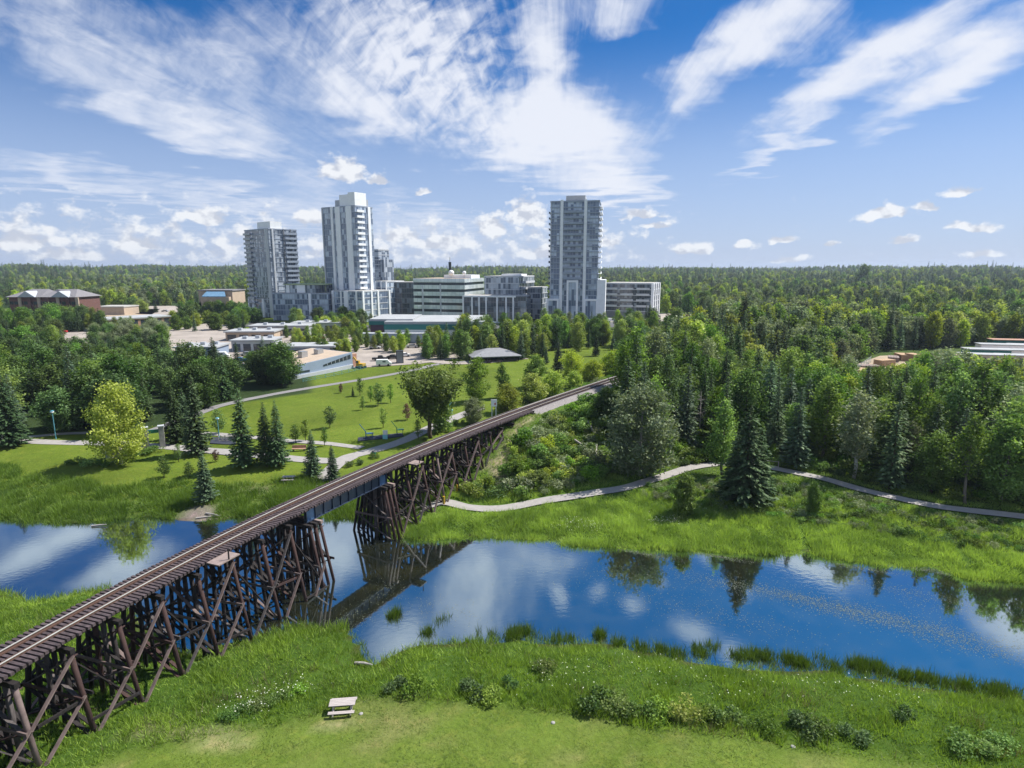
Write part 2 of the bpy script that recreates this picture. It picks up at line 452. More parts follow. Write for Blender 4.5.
# ------------------------------------------------------------------ mesh helpers
class MB:
    def __init__(s):
        s.v, s.f, s.mi = [], [], []

    def add(s, vs, fs, mi=0):
        o = len(s.v)
        s.v += [tuple(v) for v in vs]
        s.f += [tuple(i + o for i in f) for f in fs]
        s.mi += [mi] * len(fs)
        return s

    def box(s, x0, x1, y0, y1, z0, z1, mi=0):
        return s.add([(x0, y0, z0), (x1, y0, z0), (x1, y1, z0), (x0, y1, z0), (x0, y0, z1), (x1, y0, z1), (x1, y1, z1), (x0, y1, z1)],
                     [(0, 3, 2, 1), (4, 5, 6, 7), (0, 1, 5, 4), (1, 2, 6, 5), (2, 3, 7, 6), (3, 0, 4, 7)], mi)

    def beam(s, p0, p1, w, h, mi=0, up=(0, 0, 1)):
        p0, p1 = Vector(p0), Vector(p1)
        d = (p1 - p0).normalized()
        u = Vector(up)
        a = d.cross(u)
        if a.length < 1e-3:
            a = d.cross(Vector((1, 0, 0)))
        a.normalize()
        b = a.cross(d).normalized()
        vs = []
        for p in (p0, p1):
            for (i, j) in ((-1, -1), (1, -1), (1, 1), (-1, 1)):
                vs.append(p + a * (i * w / 2) + b * (j * h / 2))
        return s.add(vs, [(0, 1, 2, 3), (7, 6, 5, 4), (0, 4, 5, 1), (1, 5, 6, 2), (2, 6, 7, 3), (3, 7, 4, 0)], mi)

    def tube(s, pts, rad, n=6, mi=0, cap=True):
        pts = [Vector(p) for p in pts]
        if not isinstance(rad, (list, tuple)):
            rad = [rad] * len(pts)
        vs, fs = [], []
        for i, p in enumerate(pts):
            d = (pts[min(i + 1, len(pts) - 1)] - pts[max(i - 1, 0)]).normalized()
            a = d.cross(Vector((0.13, 0.97, 0.2))).normalized()
            b = d.cross(a)
            for k in range(n):
                t = 2 * math.pi * k / n
                vs.append(p + (a * math.cos(t) + b * math.sin(t)) * rad[i])
        for i in range(len(pts) - 1):
            for k in range(n):
                fs.append((i * n + k, i * n + (k + 1) % n, (i + 1) * n + (k + 1) % n, (i + 1) * n + k))
        if cap:
            fs.append(tuple(range(n))[::-1])
            fs.append(tuple((len(pts) - 1) * n + k for k in range(n)))
        return s.add(vs, fs, mi)

    def ball(s, c, r, n=10, m=6, mi=0, sz=1.0):
        vs, fs = [(c[0], c[1], c[2] - r * sz)], []
        for j in range(1, m):
            a = -math.pi / 2 + math.pi * j / m
            for k in range(n):
                t = 2 * math.pi * k / n
                vs.append((c[0] + r * math.cos(a) * math.cos(t), c[1] + r * math.cos(a) * math.sin(t), c[2] + r * sz * math.sin(a)))
        vs.append((c[0], c[1], c[2] + r * sz))
        for k in range(n):
            fs.append((0, 1 + (k + 1) % n, 1 + k))
            fs.append((len(vs) - 1, 1 + (m - 2) * n + k, 1 + (m - 2) * n + (k + 1) % n))
        for j in range(m - 2):
            for k in range(n):
                a = 1 + j * n + k
                b = 1 + j * n + (k + 1) % n
                fs.append((a, b, b + n, a + n))
        return s.add(vs, fs, mi)

    def prism(s, pts, z0, z1, mi=0):
        n = len(pts)
        vs = [(p[0], p[1], z0) for p in pts] + [(p[0], p[1], z1) for p in pts]
        fs = [tuple(range(n))[::-1], tuple(range(n, 2 * n))]
        fs += [(k, (k + 1) % n, n + (k + 1) % n, n + k) for k in range(n)]
        return s.add(vs, fs, mi)

    def mesh(s, name, mats, smooth=False):
        me = bpy.data.meshes.new(name)
        me.from_pydata(s.v, [], s.f)
        for m in (mats if isinstance(mats, (list, tuple)) else [mats]):
            me.materials.append(M[m] if isinstance(m, str) else m)
        me.polygons.foreach_set('material_index', s.mi)
        if smooth:
            me.polygons.foreach_set('use_smooth', [True] * len(s.f))
        me.update()
        return me

    def build(s, name, mats, parent=None, loc=(0, 0, 0), rz=0.0, smooth=False):
        return link(name, s.mesh(name, mats, smooth), parent, loc, rz)


def link(name, me, parent=None, loc=(0, 0, 0), rz=0.0):
    o = bpy.data.objects.new(name, me)
    col.objects.link(o)
    o.parent = parent
    o.location = loc
    o.rotation_euler = (0, 0, rz)
    return o


def tag(o, label=None, cat=None, group=None, kind=None):
    if label:
        o['label'] = label
    if cat:
        o['category'] = cat
    if group:
        o['group'] = group
    if kind:
        o['kind'] = kind
    return o


def empty(name, label, cat, loc=(0, 0, 0), rz=0.0, group=None):
    o = bpy.data.objects.new(name, None)
    col.objects.link(o)
    o.location = loc
    o.rotation_euler = (0, 0, rz)
    o.empty_display_size = 0.5
    return tag(o, label, cat, group)


def fast_mesh(name, verts, faces_n, nfaces, mats, attr=None, smooth=False):
    """verts (N,3); consecutive faces of faces_n corners"""
    me = bpy.data.meshes.new(name)
    nv = len(verts)
    me.vertices.add(nv)
    me.vertices.foreach_set('co', np.ascontiguousarray(verts, dtype=np.float32).ravel())
    me.loops.add(nfaces * faces_n)
    me.loops.foreach_set('vertex_index', np.arange(nfaces * faces_n, dtype=np.int32))
    me.polygons.add(nfaces)
    me.polygons.foreach_set('loop_start', np.arange(0, nfaces * faces_n, faces_n, dtype=np.int32))
    for m in mats:
        me.materials.append(M[m])
    if attr is not None:
        a = me.attributes.new('tone', 'FLOAT', 'POINT')
        a.data.foreach_set('value', np.ascontiguousarray(attr, dtype=np.float32))
    me.update(calc_edges=True)
    return me


# ------------------------------------------------------------------ terrain
def plan(pts, z=0.0):
    return np.array([at(p[0], p[1], z) for p in pts])


near_px = [(0, 588), (30, 600), (62, 596), (110, 585), (150, 625), (190, 652), (245, 641), (285, 627), (345, 624), (360, 640), (374, 663), (392, 652), (425, 641),
           (480, 641), (520, 636), (565, 642), (600, 640), (640, 648), (690, 659), (760, 666), (830, 668), (900, 681), (980, 693), (1024, 698)]
far_px = [(0, 521), (60, 525), (100, 523), (160, 518), (185, 524), (215, 522), (240, 518), (280, 517), (324, 521), (350, 519), (380, 530), (416, 541), (480, 538), (556, 541),
          (562, 546), (620, 549), (700, 552), (770, 556), (806, 553), (830, 560), (900, 568), (930, 566), (965, 580), (1024, 584)]
NS = plan(near_px)
FS = plan(far_px)
NS = np.vstack([[-420, 205], [-150, 105], [-75, 66], NS, [60, 36], [110, 22], [320, -40]])
FS = np.vstack([[-420, 240], [-150, 130], [-92, 88], FS, [75, 56], [125, 45], [330, -10]])
RIV = np.vstack([NS, FS[::-1]])


def dist_poly(P, L):
    d = np.full(len(P), 1e9)
    for a, b in zip(L[:-1], L[1:]):
        ab = b - a
        t = np.clip(((P - a) @ ab) / (ab @ ab), 0, 1)
        q = a + t[:, None] * ab
        d = np.minimum(d, np.hypot(P[:, 0] - q[:, 0], P[:, 1] - q[:, 1]))
    return d


def inside(P, poly):
    r = np.zeros(len(P), bool)
    n = len(poly)
    for i in range(n):
        a, b = poly[i], poly[(i + 1) % n]
        c = ((a[1] > P[:, 1]) != (b[1] > P[:, 1]))
        with np.errstate(divide='ignore', invalid='ignore'):
            xx = (b[0] - a[0]) * (P[:, 1] - a[1]) / (b[1] - a[1] + 1e-12) + a[0]
        r ^= c & (P[:, 0] < xx)
    return r


def ss(t):
    t = np.clip(t, 0, 1)
    return t * t * (3 - 2 * t)


def vnoise(x, y, s, seed=0):
    """smooth value noise"""
    x = x / s
    y = y / s
    xi, yi = np.floor(x).astype(np.int64), np.floor(y).astype(np.int64)
    fx, fy = x - xi, y - yi
    fx, fy = fx * fx * (3 - 2 * fx), fy * fy * (3 - 2 * fy)

    def h(i, j):
        n = (i * 374761393 + j * 668265263 + seed * 1442695) & 0x7fffffff
        n = ((n ^ (n >> 13)) * 1274126177) & 0x7fffffff
        return ((n ^ (n >> 16)) & 0xffff) / 65535.0
    return (h(xi, yi) * (1 - fx) + h(xi + 1, yi) * fx) * (1 - fy) + (h(xi, yi + 1) * (1 - fx) + h(xi + 1, yi + 1) * fx) * fy


# track centre line (plan), from near to far; rail top at z = 9
RAIL_Z = 9.0
_tp = np.array([at(*p, RAIL_Z) for p in [(0, 649.9), (57.8, 620), (110, 593), (251.6, 520), (300, 496), (380, 464.7), (480, 421.8), (548, 399), (607.6, 378.8)]])
_cf = np.polyfit(_tp[:, 1], _tp[:, 0], 3)


def track_xy(y):
    y0, y1 = 36.0, 138.0
    yc = np.clip(y, y0, y1)
    x = np.polyval(_cf, yc)
    sl = np.polyval(np.polyder(_cf), yc)
    return x + sl * (y - yc)


_ys = np.linspace(-5, 330, 1400)
_xs = track_xy(_ys)
_dx, _dy = np.gradient(_xs), np.gradient(_ys)
_l = np.hypot(_dx, _dy)
_nx, _ny = _dy / _l, -_dx / _l                     # right-hand normal
TRK = np.stack([_xs + _nx * 0.72, _ys + _ny * 0.72], 1)
TS = np.concatenate([[0], np.cumsum(np.hypot(*np.diff(TRK, axis=0).T))])


def trk(s):
    """point, direction and right normal of the centre line at arc length s"""
    x, y = np.interp(s, TS, TRK[:, 0]), np.interp(s, TS, TRK[:, 1])
    x2, y2 = np.interp(s + .5, TS, TRK[:, 0]), np.interp(s + .5, TS, TRK[:, 1])
    d = Vector((x2 - x, y2 - y, 0)).normalized()
    return Vector((x, y, 0)), d, Vector((d.y, -d.x, 0))


def s_of_y(y):
    return float(np.interp(y, TRK[:, 1], TS))


S_ABUT = s_of_y(105.5)
EMB = TRK[TS > S_ABUT][::14]


def Hf(x, y):
    x = np.atleast_1d(np.asarray(x, float))
    y = np.atleast_1d(np.asarray(y, float))
    P = np.stack([x, y], 1)
    dn, df = dist_poly(P, NS), dist_poly(P, FS)
    ins = inside(P, RIV)
    wob = vnoise(x, y, 2.2, 3) * 0.9 - 0.45
    zn = -0.05 + 1.35 * ss((dn + wob) / 5.0) + 1.0 * ss((dn - 4) / 16) + 0.02 * np.clip(dn - 18, 0, 100)
    d2 = df + wob
    zf = -0.05 + 0.75 * ss(d2 / 5.0) + 1.3 * ss((df - 4) / 14) + 1.9 * ss((y - 150) / 120)
    z = np.where(dn < df, zn, zf) + (vnoise(x, y, 7, 1) - 0.5) * 0.35 * np.where(y < 150, 1, 0) * ss(np.minimum(dn, df) / 4)
    z = np.where(ins, -1.6 * ss(np.minimum(dn, df) / 4) - 0.08, z)
    # embankment and the broad shrubby slope on its right
    de = dist_poly(P, EMB)
    tx = np.interp(y, TRK[:, 1], TRK[:, 0])
    right = x > tx
    ahead = y < TRK[np.searchsorted(TS, S_ABUT), 1]
    sl = np.where(right, 0.27, 0.55)
    sl = np.where(ahead, 0.40, sl)
    e = 8.25 - sl * np.clip(de - 2.6, 0, 100)
    e = e + (vnoise(x, y, 5, 9) - 0.5) * 0.8 * ss((de - 3) / 4)
    z = np.where(~ins, np.maximum(z, e), z)
    r = np.hypot(x, y)
    z = z + ss((r - 600) / 1500) * (15 + 22 * (vnoise(x, y, 420, 61) - .5) + 12 * (vnoise(x, y, 160, 62) - .5))
    return z


def hz(x, y):
    return float(Hf(x, y)[0])


def ground(px, py):
    """the point of the ground seen at a pixel of the photograph"""
    z = 2.5
    for _ in range(12):
        x, y = at(px, py, z)
        z = 0.5 * z + 0.5 * hz(x, y)
    return Vector((x, y, hz(x, y)))


def zat(py, D):
    return CAMZ + D * math.tan(math.atan((384 - py) / F) - PITCH)


def axis(lo, hi, step, far_lo, far_hi, grow=1.18):
    a = list(np.arange(lo, hi + .01, step))
    s, v = step, hi
    while v < far_hi:
        s *= grow
        v += s
        a.append(v)
    s, v = step, lo
    while v > far_lo:
        s *= grow
        v -= s
        a.insert(0, v)
    return np.array(a)


gx = axis(-190, 170, 1.2, -6500, 6500)
gy = axis(10, 300, 1.2, -400, 9000)
GX, GY = np.meshgrid(gx, gy)
gx_, gy_ = GX.ravel(), GY.ravel()
gz_ = Hf(gx_, gy_)
nx, ny = len(gx), len(gy)
idx = np.arange(nx * ny).reshape(ny, nx)
faces = np.stack([idx[:-1, :-1], idx[:-1, 1:], idx[1:, 1:], idx[1:, :-1]], -1).reshape(-1, 4)
gm = bpy.data.meshes.new('ground')
gm.vertices.add(nx * ny)
gm.vertices.foreach_set('co', np.stack([gx_, gy_, gz_], 1).astype(np.float32).ravel())
gm.loops.add(faces.size)
gm.loops.foreach_set('vertex_index', faces.ravel().astype(np.int32))
gm.polygons.add(len(faces))
gm.polygons.foreach_set('loop_start', np.arange(0, faces.size, 4, dtype=np.int32))
gm.polygons.foreach_set('use_smooth', np.ones(len(faces), bool))
gm.update(calc_edges=True)


def pxpoly(pts, z=2.2):
    return plan(pts, z)


def soft_in(P, poly, w):
    d = dist_poly(P, np.vstack([poly, poly[:1]]))
    return ss(0.5 + np.where(inside(P, poly), d, -d) / (2 * w))


DRY_LAWN = pxpoly([(60, 790), (105, 757), (160, 742), (235, 728), (300, 712), (345, 690), (400, 692), (480, 698), (560, 706), (640, 722), (740, 733), (830, 745), (930, 760), (1010, 790), (1010, 2200), (-900, 2200)])
FOREST_R = pxpoly([(640, 462), (690, 474), (760, 474), (850, 490), (930, 506), (1060, 522), (1500, 560), (2600, 330), (1200, 276), (640, 276), (600, 330), (650, 360), (645, 395), (610, 435)])
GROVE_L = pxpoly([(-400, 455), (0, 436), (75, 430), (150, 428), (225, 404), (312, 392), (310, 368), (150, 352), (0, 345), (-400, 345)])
P2 = np.stack([gx_, gy_], 1)
colr = np.zeros((len(P2), 3))
n5 = vnoise(gx_, gy_, 9, 5)[:, None]
lawn = np.array([0.112, 0.156, 0.019]) * (0.85 + 0.3 * n5)
rough = np.array([0.050, 0.095, 0.012])
colr[:] = lawn
dn, df = dist_poly(P2, NS), dist_poly(P2, FS)


def paint(c, m):
    global colr
    m = np.asarray(m)[:, None]
    colr = colr * (1 - m) + np.array(c) * m


paint(rough, ((dn < df) & True) * 1.0)
paint((0.118, 0.170, 0.026), soft_in(P2, DRY_LAWN, 1.2))
txg = np.interp(gy_, TRK[:, 1], TRK[:, 0])
paint((0.075, 0.135, 0.018), ((dn >= df) & (gx_ > txg)) * 1.0)
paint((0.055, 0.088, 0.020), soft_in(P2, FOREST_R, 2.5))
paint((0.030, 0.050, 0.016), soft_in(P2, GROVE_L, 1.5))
paint((0.075, 0.115, 0.02), ((dn >= df) & (gx_ <= txg)) * ss(1 - (df - 5) / 3))
paint((0.185, 0.190, 0.065), soft_in(P2, DRY_LAWN, 1.2) * ss((vnoise(gx_, gy_, 3.2, 51) * .6 + vnoise(gx_, gy_, 1.3, 52) * .4 - .45) / .3) * .75)
for (px, py, w, k) in [(205, 738, 1.0, .35), (190, 733, .8, .3), (150, 728, 1.0, .5), (230, 742, 1.0, .5), (335, 722, .8, .5)]:
    A = at(px, py, 1.8)
    paint((0.30, 0.26, 0.15), k * ss(1.3 - np.hypot((gx_ - A[0]) / 2.2, gy_ - A[1]) / w))
rr = np.hypot(gx_, gy_)
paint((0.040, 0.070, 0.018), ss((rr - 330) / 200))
paint((0.120, 0.165, 0.035), (rr > 300) * ss((vnoise(gx_, gy_, 75, 71) - .76) / .06) * .9)
inr = inside(P2, RIV)
paint((0.060, 0.050, 0.028), (inr | (np.minimum(dn, df) < 0.7)) * 1.0)
for (a, b, w, k) in [((498, 470), (516, 432), 1.0, .9), ((500, 480), (498, 462), 1.3, .8), ((538, 412), (516, 432), .8, .9), ((482, 462), (502, 470), .8, .7)]:
    A, B = ground(*a), ground(*b)
    d = dist_poly(P2, np.array([[A.x, A.y], [B.x, B.y]]))
    paint((0.36, 0.30, 0.20), k * ss(1.3 - d / (w * 1.3)))
for (px, py, w, k) in [(196, 512, 2.2, 1), (240, 489, 2.0, .6), (205, 520, 2.0, 1), (262, 490, 1.6, .5)]:
    A = ground(px, py)
    paint((0.20, 0.17, 0.145), k * ss(1.4 - np.hypot(gx_ - A.x, gy_ - A.y) / w))
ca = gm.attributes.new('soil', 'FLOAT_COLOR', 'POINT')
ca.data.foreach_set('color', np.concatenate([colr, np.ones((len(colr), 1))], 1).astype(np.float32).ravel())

mg = bpy.data.materials.new('ground')
mg.use_nodes = True
t = mg.node_tree
q = NG(t)
b = t.nodes['Principled BSDF']
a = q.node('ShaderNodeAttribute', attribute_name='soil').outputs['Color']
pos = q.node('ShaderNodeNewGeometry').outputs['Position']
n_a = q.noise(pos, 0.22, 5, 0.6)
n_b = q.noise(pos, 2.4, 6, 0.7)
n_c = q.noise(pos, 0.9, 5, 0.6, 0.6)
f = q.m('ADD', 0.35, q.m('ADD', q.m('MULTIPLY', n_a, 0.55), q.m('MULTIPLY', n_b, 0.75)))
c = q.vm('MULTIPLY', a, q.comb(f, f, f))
c = q.mix(q.ramp(n_c, 0.48, 0.72, 0, 0.55), c, q.vm('MULTIPLY', c, (1.55, 1.22, 1.5)))
n_d = q.noise(pos, 1.3, 6, 0.7, 0.3)
n_e = q.noise(pos, 0.12, 4, 0.6, 0.5)
c = q.mix(q.ramp(n_e, 0.42, 0.62, 0, 0.45), c, q.vm('MULTIPLY', c, (0.72, 0.80, 0.62)))
c = q.mix(q.ramp(n_d, 0.52, 0.68, 0, 0.6), c, q.vm('MULTIPLY', c, (0.55, 0.68, 0.5)))
q.put(b.inputs['Base Color'], c)
b.inputs['Roughness'].default_value = 0.95
b.inputs['Specular IOR Level'].default_value = 0.1
bn = q.node('ShaderNodeBump')
bn.inputs['Strength'].default_value = 0.6
bn.inputs['Distance'].default_value = 0.25
q.put(bn.inputs['Height'], n_b)
q.put(b.inputs['Normal'], bn.outputs[0])
gm.materials.append(mg)
tag(link('ground', gm), 'grassy river banks and town ground reaching the horizon', 'ground', kind='structure')

# ------------------------------------------------------------------ river
mw = bpy.data.materials.new('river_water')
mw.use_nodes = True
t = mw.node_tree
t.nodes.clear()
q = NG(t)
pos = q.node('ShaderNodeNewGeometry').outputs['Position']
n1_ = q.noise(q.mapping(pos, scale=(1, 1.6, 1)), 1.3, 3, 0.5)
n2_ = q.noise(pos, 0.05, 3, 0.5)
bn = q.node('ShaderNodeBump')
bn.inputs['Distance'].default_value = 0.02
q.put(bn.inputs['Strength'], q.ramp(n2_, 0.35, 0.65, 0.03, 0.22))
q.put(bn.inputs['Height'], n1_)
df_ = q.node('ShaderNodeBsdfDiffuse')
murk = q.noise(pos, 0.35, 5, 0.6)
q.put(df_.inputs[0], q.mix(q.ramp(murk, 0.4, 0.65), (0.016, 0.020, 0.014), (0.034, 0.036, 0.018)))
gl = q.node('ShaderNodeBsdfGlossy')
gl.inputs['Roughness'].default_value = 0.035
gl.inputs['Color'].default_value = (0.78, 0.93, 1.0, 1)
q.put(gl.inputs['Normal'], bn.outputs[0])
lw = q.node('ShaderNodeFresnel')
lw.inputs['IOR'].default_value = 1.45
mx = q.node('ShaderNodeMixShader')
q.put(mx.inputs[0], q.m('ADD', 0.52, q.m('MULTIPLY', lw.outputs[0], 0.8), clamp=True))
t.links.new(df_.outputs[0], mx.inputs[1])
t.links.new(gl.outputs[0], mx.inputs[2])
o = q.node('ShaderNodeOutputMaterial')
t.links.new(mx.outputs[0], o.inputs[0])
MATS['river_water'] = mw
wx = [-430, 340]
rb = MB()
for i in range(60):
    y0, y1 = -60 + i * 6, -54 + i * 6
RIVO = np.vstack([NS + np.array([0, -3.0]), (FS + np.array([0, 3.0]))[::-1]])
rb.add([(p[0], p[1], 0.0) for p in RIVO], [tuple(range(len(RIVO)))])
tag(rb.build('river', 'river_water'), 'still dark blue river mirroring clouds and the trestle', 'river', kind='structure')


# ------------------------------------------------------------------ paths and lots
def smooth_line(P, n=8):
    P = [np.array(p, float) for p in P]
    out = []
    for i in range(len(P) - 1):
        p0, p1, p2, p3 = P[max(i - 1, 0)], P[i], P[i + 1], P[min(i + 2, len(P) - 1)]
        for k in range(n):
            t = k / n
            out.append(0.5 * ((2 * p1) + (-p0 + p2) * t + (2 * p0 - 5 * p1 + 4 * p2 - p3) * t * t + (-p0 + 3 * p1 - 3 * p2 + p3) * t ** 3))
    out.append(P[-1])
    return np.array(out)


PATHS = []


def strip(name, px, w, mat, label, lift=0.05, cat='path', kind='structure', n=10, across=4):
    P = [ground(*p) for p in px]
    C = smooth_line([(p.x, p.y) for p in P], n)
    PATHS.append((C, w))
    d = np.gradient(C, axis=0)
    d /= np.hypot(d[:, 0], d[:, 1])[:, None] + 1e-9
    nn = np.stack([d[:, 1], -d[:, 0]], 1)
    rows = []
    wob = 1 + 0.12 * (vnoise(C[:, 0], C[:, 1], 3, 8) - .5)
    for k in range(across + 1):
        u = (k / across - .5) * w
        Q = C + nn * u * wob[:, None]
        rows.append(np.stack([Q[:, 0], Q[:, 1], Hf(Q[:, 0], Q[:, 1])], 1))
    Z = np.max(np.stack([r[:, 2] for r in rows]), 0)
    vs, fs = [], []
    for r in rows:
        vs += [(p[0], p[1], 0.35 * p[2] + 0.65 * zm + lift) for p, zm in zip(r, Z)]
    m = len(C)
    for k in range(across):
        for i in range(m - 1):
            fs.append((k * m + i, (k + 1) * m + i, (k + 1) * m + i + 1, k * m + i + 1))
    b = MB()
    b.add(vs, fs)
    return tag(b.build(name, mat, smooth=True), label, cat, kind=kind)


strip('path', [(395, 520), (440, 503), (470, 508), (500, 509), (540, 502), (590, 494), (625, 488), (655, 479), (690, 468), (725, 464), (770, 468), (820, 478), (870, 492), (940, 507), (1024, 517), (1120, 524)], 2.0,
      'gravel_path', 'pale gravel path curving along the wooded far bank', .07)
strip('path', [(-60, 440), (20, 441), (70, 443), (120, 444), (150, 446), (200, 450), (250, 455), (330, 461), (352, 456), (385, 447), (410, 438), (440, 424), (480, 408)], 2.9,
      'gravel_path', 'pale park path passing through the stone gateway', .06)
strip('path', [(-60, 436), (20, 437), (60, 434), (88, 433)], 1.8, 'gravel_path', 'narrow path behind the left lamp post', .05)
strip('path', [(150, 432), (205, 411), (260, 397), (310, 388), (360, 380), (410, 371), (440, 364), (475, 361)], 2.6, 'asphalt_path', 'grey path climbing the lawn towards the shelter', .05)
strip('path', [(196, 433), (235, 436), (290, 441), (330, 444), (362, 448)], 1.9, 'gravel_path', 'thin path from bike racks to the path fork', .07)
strip('path', [(352, 457), (338, 464), (326, 475), (310, 486)], 2.6, 'gravel_path', 'short path spur running under the trestle', .08)
strip('path', [(395, 350), (420, 358), (450, 363), (485, 362), (525, 358)], 5.0, 'concrete_lot', 'pale paved apron in front of the shelter', .04)


def lot(name, px, mat, label, lift, z=None, kind='structure'):
    from mathutils.geometry import delaunay_2d_cdt
    P = [ground(*p) for p in px]
    ring = []
    for a, b in zip(P, P[1:] + P[:1]):
        m = max(1, int((b - a).length / 4))
        ring += [Vector((a.x + (b.x - a.x) * k / m, a.y + (b.y - a.y) * k / m)) for k in range(m)]
    RR = np.array([[v.x, v.y] for v in ring])
    lo, hi_ = RR.min(0), RR.max(0)
    G = np.stack(np.meshgrid(np.arange(lo[0], hi_[0], 4.3), np.arange(lo[1], hi_[1], 4.3)), -1).reshape(-1, 2)
    G = G[inside(G, RR) & (dist_poly(G, np.vstack([RR, RR[:1]])) > 1.2)]
    n_ = len(ring)
    vs, es, fs, *_r = delaunay_2d_cdt(ring + [Vector(q_) for q_ in G.tolist()], [(k, (k + 1) % n_) for k in range(n_)], [list(range(n_))], 1, 1e-4)
    z_ = Hf(np.array([v.x for v in vs]), np.array([v.y for v in vs])) + lift + .06
    b = MB()
    b.add([(v.x, v.y, zz_) for v, zz_ in zip(vs, z_)], fs)
    return tag(b.build(name, mat), label, name.replace('_', ' '), kind=kind)


LOTS = []


def addlot(*a, **k):
    LOTS.append(pxpoly(a[1], 4.0))
    return lot(*a, **k)


addlot('parking_lot', [(300, 372), (420, 364), (520, 350), (540, 335), (380, 333), (250, 336), (262, 352), (285, 362)], 'concrete_lot', 'pale paved plaza and parking between pavilion and arena', .05)
addlot('parking_lot', [(165, 350), (235, 360), (275, 345), (215, 322), (170, 330)], 'concrete_lot', 'paved yard behind the dark left grove', .07)
addlot('parking_lot', [(15, 345), (105, 352), (130, 335), (60, 322), (15, 325)], 'concrete_lot', 'small car park below the brick apartments', .05)
addlot('dirt_lot', [(66, 318), (150, 316), (160, 309), (70, 309)], 'dirt', 'bare earth lot beside the beige hall', .05)
addlot('parking_lot', [(135, 314), (245, 318), (245, 305), (150, 306)], 'concrete_lot', 'distant car park behind the low brick building', .05)
addlot('parking_lot', [(600, 325), (720, 330), (735, 318), (640, 312)], 'concrete_lot', 'car park right of the rightmost tower', .05)
addlot('yard', [(800, 392), (850, 388), (960, 372), (1060, 378), (1120, 362), (1000, 352), (880, 356), (835, 372)], 'dirt', 'bare storage yard in the right hand woods', .05)
addlot('road', [(225, 326), (380, 332), (700, 326), (700, 321), (380, 326), (225, 321)], 'asphalt', 'street passing in front of the towers', .09)

# ------------------------------------------------------------------ trestle bridge
S_MID = s_of_y(59.5)
org, _, _ = trk(S_MID)
bridge = empty('trestle_bridge', 'long dark timber railway trestle with steel girder span crossing the river', 'railway bridge', org)
S_START = s_of_y(22.0)
SP0 = S_MID + 3.8
SPAN = 13.0
BENTS = [SP0 - 3.72 * k for k in range(0, 11)][::-1] + [SP0 + SPAN + 3.5 * k for k in range(0, 10)]
BENTS = [s for s in BENTS if s < S_ABUT + 3]
OFFT = [-1.95, -1.2, -0.42, 0.42, 1.2, 1.95]
OFFB = [-1.75, -0.75, -0.1, 0.1, 0.75, 1.75]
jit = random.Random(3)


def L(p):
    return Vector(p) - org


def child(mb, name, mat, parent, smooth=False):
    if mat in ('wood_dark', 'pile_red', 'brace_grey') and name in ('pile', 'sway_brace', 'sash_girt', 'diagonal_brace', 'longitudinal_girt', 'inner_brace'):
        u_ = jit.random()
        mat = 'wood_grey' if u_ < .14 else ('brace_grey' if u_ < .20 else ('pile_red' if u_ < .30 else mat))
    return mb.build(name, mat, parent, smooth=smooth)


bent_info = {}
for bi, s in enumerate(BENTS):
    c, d, n = trk(s)
    be = bpy.data.objects.new('trestle_bent', None)
    col.objects.link(be)
    be.parent = bridge
    be.location = L((c.x, c.y, 0))
    o0 = Vector((c.x, c.y, 0))
    low = abs(s - SP0) < .1 or abs(s - SP0 - SPAN) < .1
    ztop = 6.55 if low else 7.75
    child(MB().beam(n * -2.25 + Vector((0, 0, ztop + .17)), n * 2.3 + Vector((0, 0, ztop + .17)), .36, .34), 'cap_beam', 'wood_dark', be)
    rows_ = [0.0]
    if low:
        rows_ = [-0.75, 0.0, 0.75]
        for rr_ in (-.75, .75):
            child(MB().beam(n * -2.25 + d * rr_ + Vector((0, 0, ztop + .17)), n * 2.3 + d * rr_ + Vector((0, 0, ztop + .17)), .36, .34), 'cap_beam', 'deck_plank' if rr_ > 0 else 'wood_dark', be)
    piles = []
    for ro in rows_:
        for k in range(6):
            tp = n * OFFT[k] + d * ro + Vector((0, 0, ztop))
            hgt = ztop
            gz = 0
            for _ in range(3):
                w_ = n * (OFFT[k] + OFFB[k] * (ztop - gz) / 7.5) + d * (ro + .0)
                gz = max(hz(o0.x + w_.x, o0.y + w_.y), -1.2)
            bt = w_ + Vector((jit.uniform(-.08, .08), jit.uniform(-.08, .08), gz - .35))
            r_ = jit.uniform(.165, .205)
            mt = 'pile_red' if k == 5 else 'wood_dark'
            child(MB().tube([tp + Vector((0, 0, .1 if k not in (0, 5) else .25)), tp.lerp(bt, .5), bt], [r_, r_ * .97, r_ * .9], 8), 'pile', mt, be, True)
            if ro == 0:
                piles.append((tp, bt))
    # sway planks on both faces
    for fy in (-.26, .26):
        if low:
            fy *= 4
        a, bq = piles[0], piles[5]

        def pt(pl, zf):
            return pl[0].lerp(pl[1], zf) + d * fy
        hgt = ztop - min(a[1].z, bq[1].z)
        if hgt > 4:
            segs = [(.06, .52), (.52, .95)]
        else:
            segs = [(.08, .85)]
        for (u, v_) in segs:
            mb = MB()
            mb.beam(pt(a, u), pt(bq, v_), .09, .26, up=d)
            child(mb, 'sway_brace', 'wood_dark', be)
            mb = MB()
            mb.beam(pt(bq, u) + d * .1, pt(a, v_) + d * .1, .09, .26, up=d)
            child(mb, 'sway_brace', 'pile_red', be)
        if hgt > 4:
            mb = MB()
            dq = d * (.12 if fy > 0 else -.12)
            mb.beam(pt(a, .5) + dq, pt(bq, .5) + dq + n * .5, .1, .24)
            child(mb, 'sash_girt', 'wood_dark' if fy > 0 else 'brace_grey', be)
    bent_info[s] = [(c + p[0], c + p[1]) for p in (piles[0], piles[5])]
ss_list = sorted(bent_info)
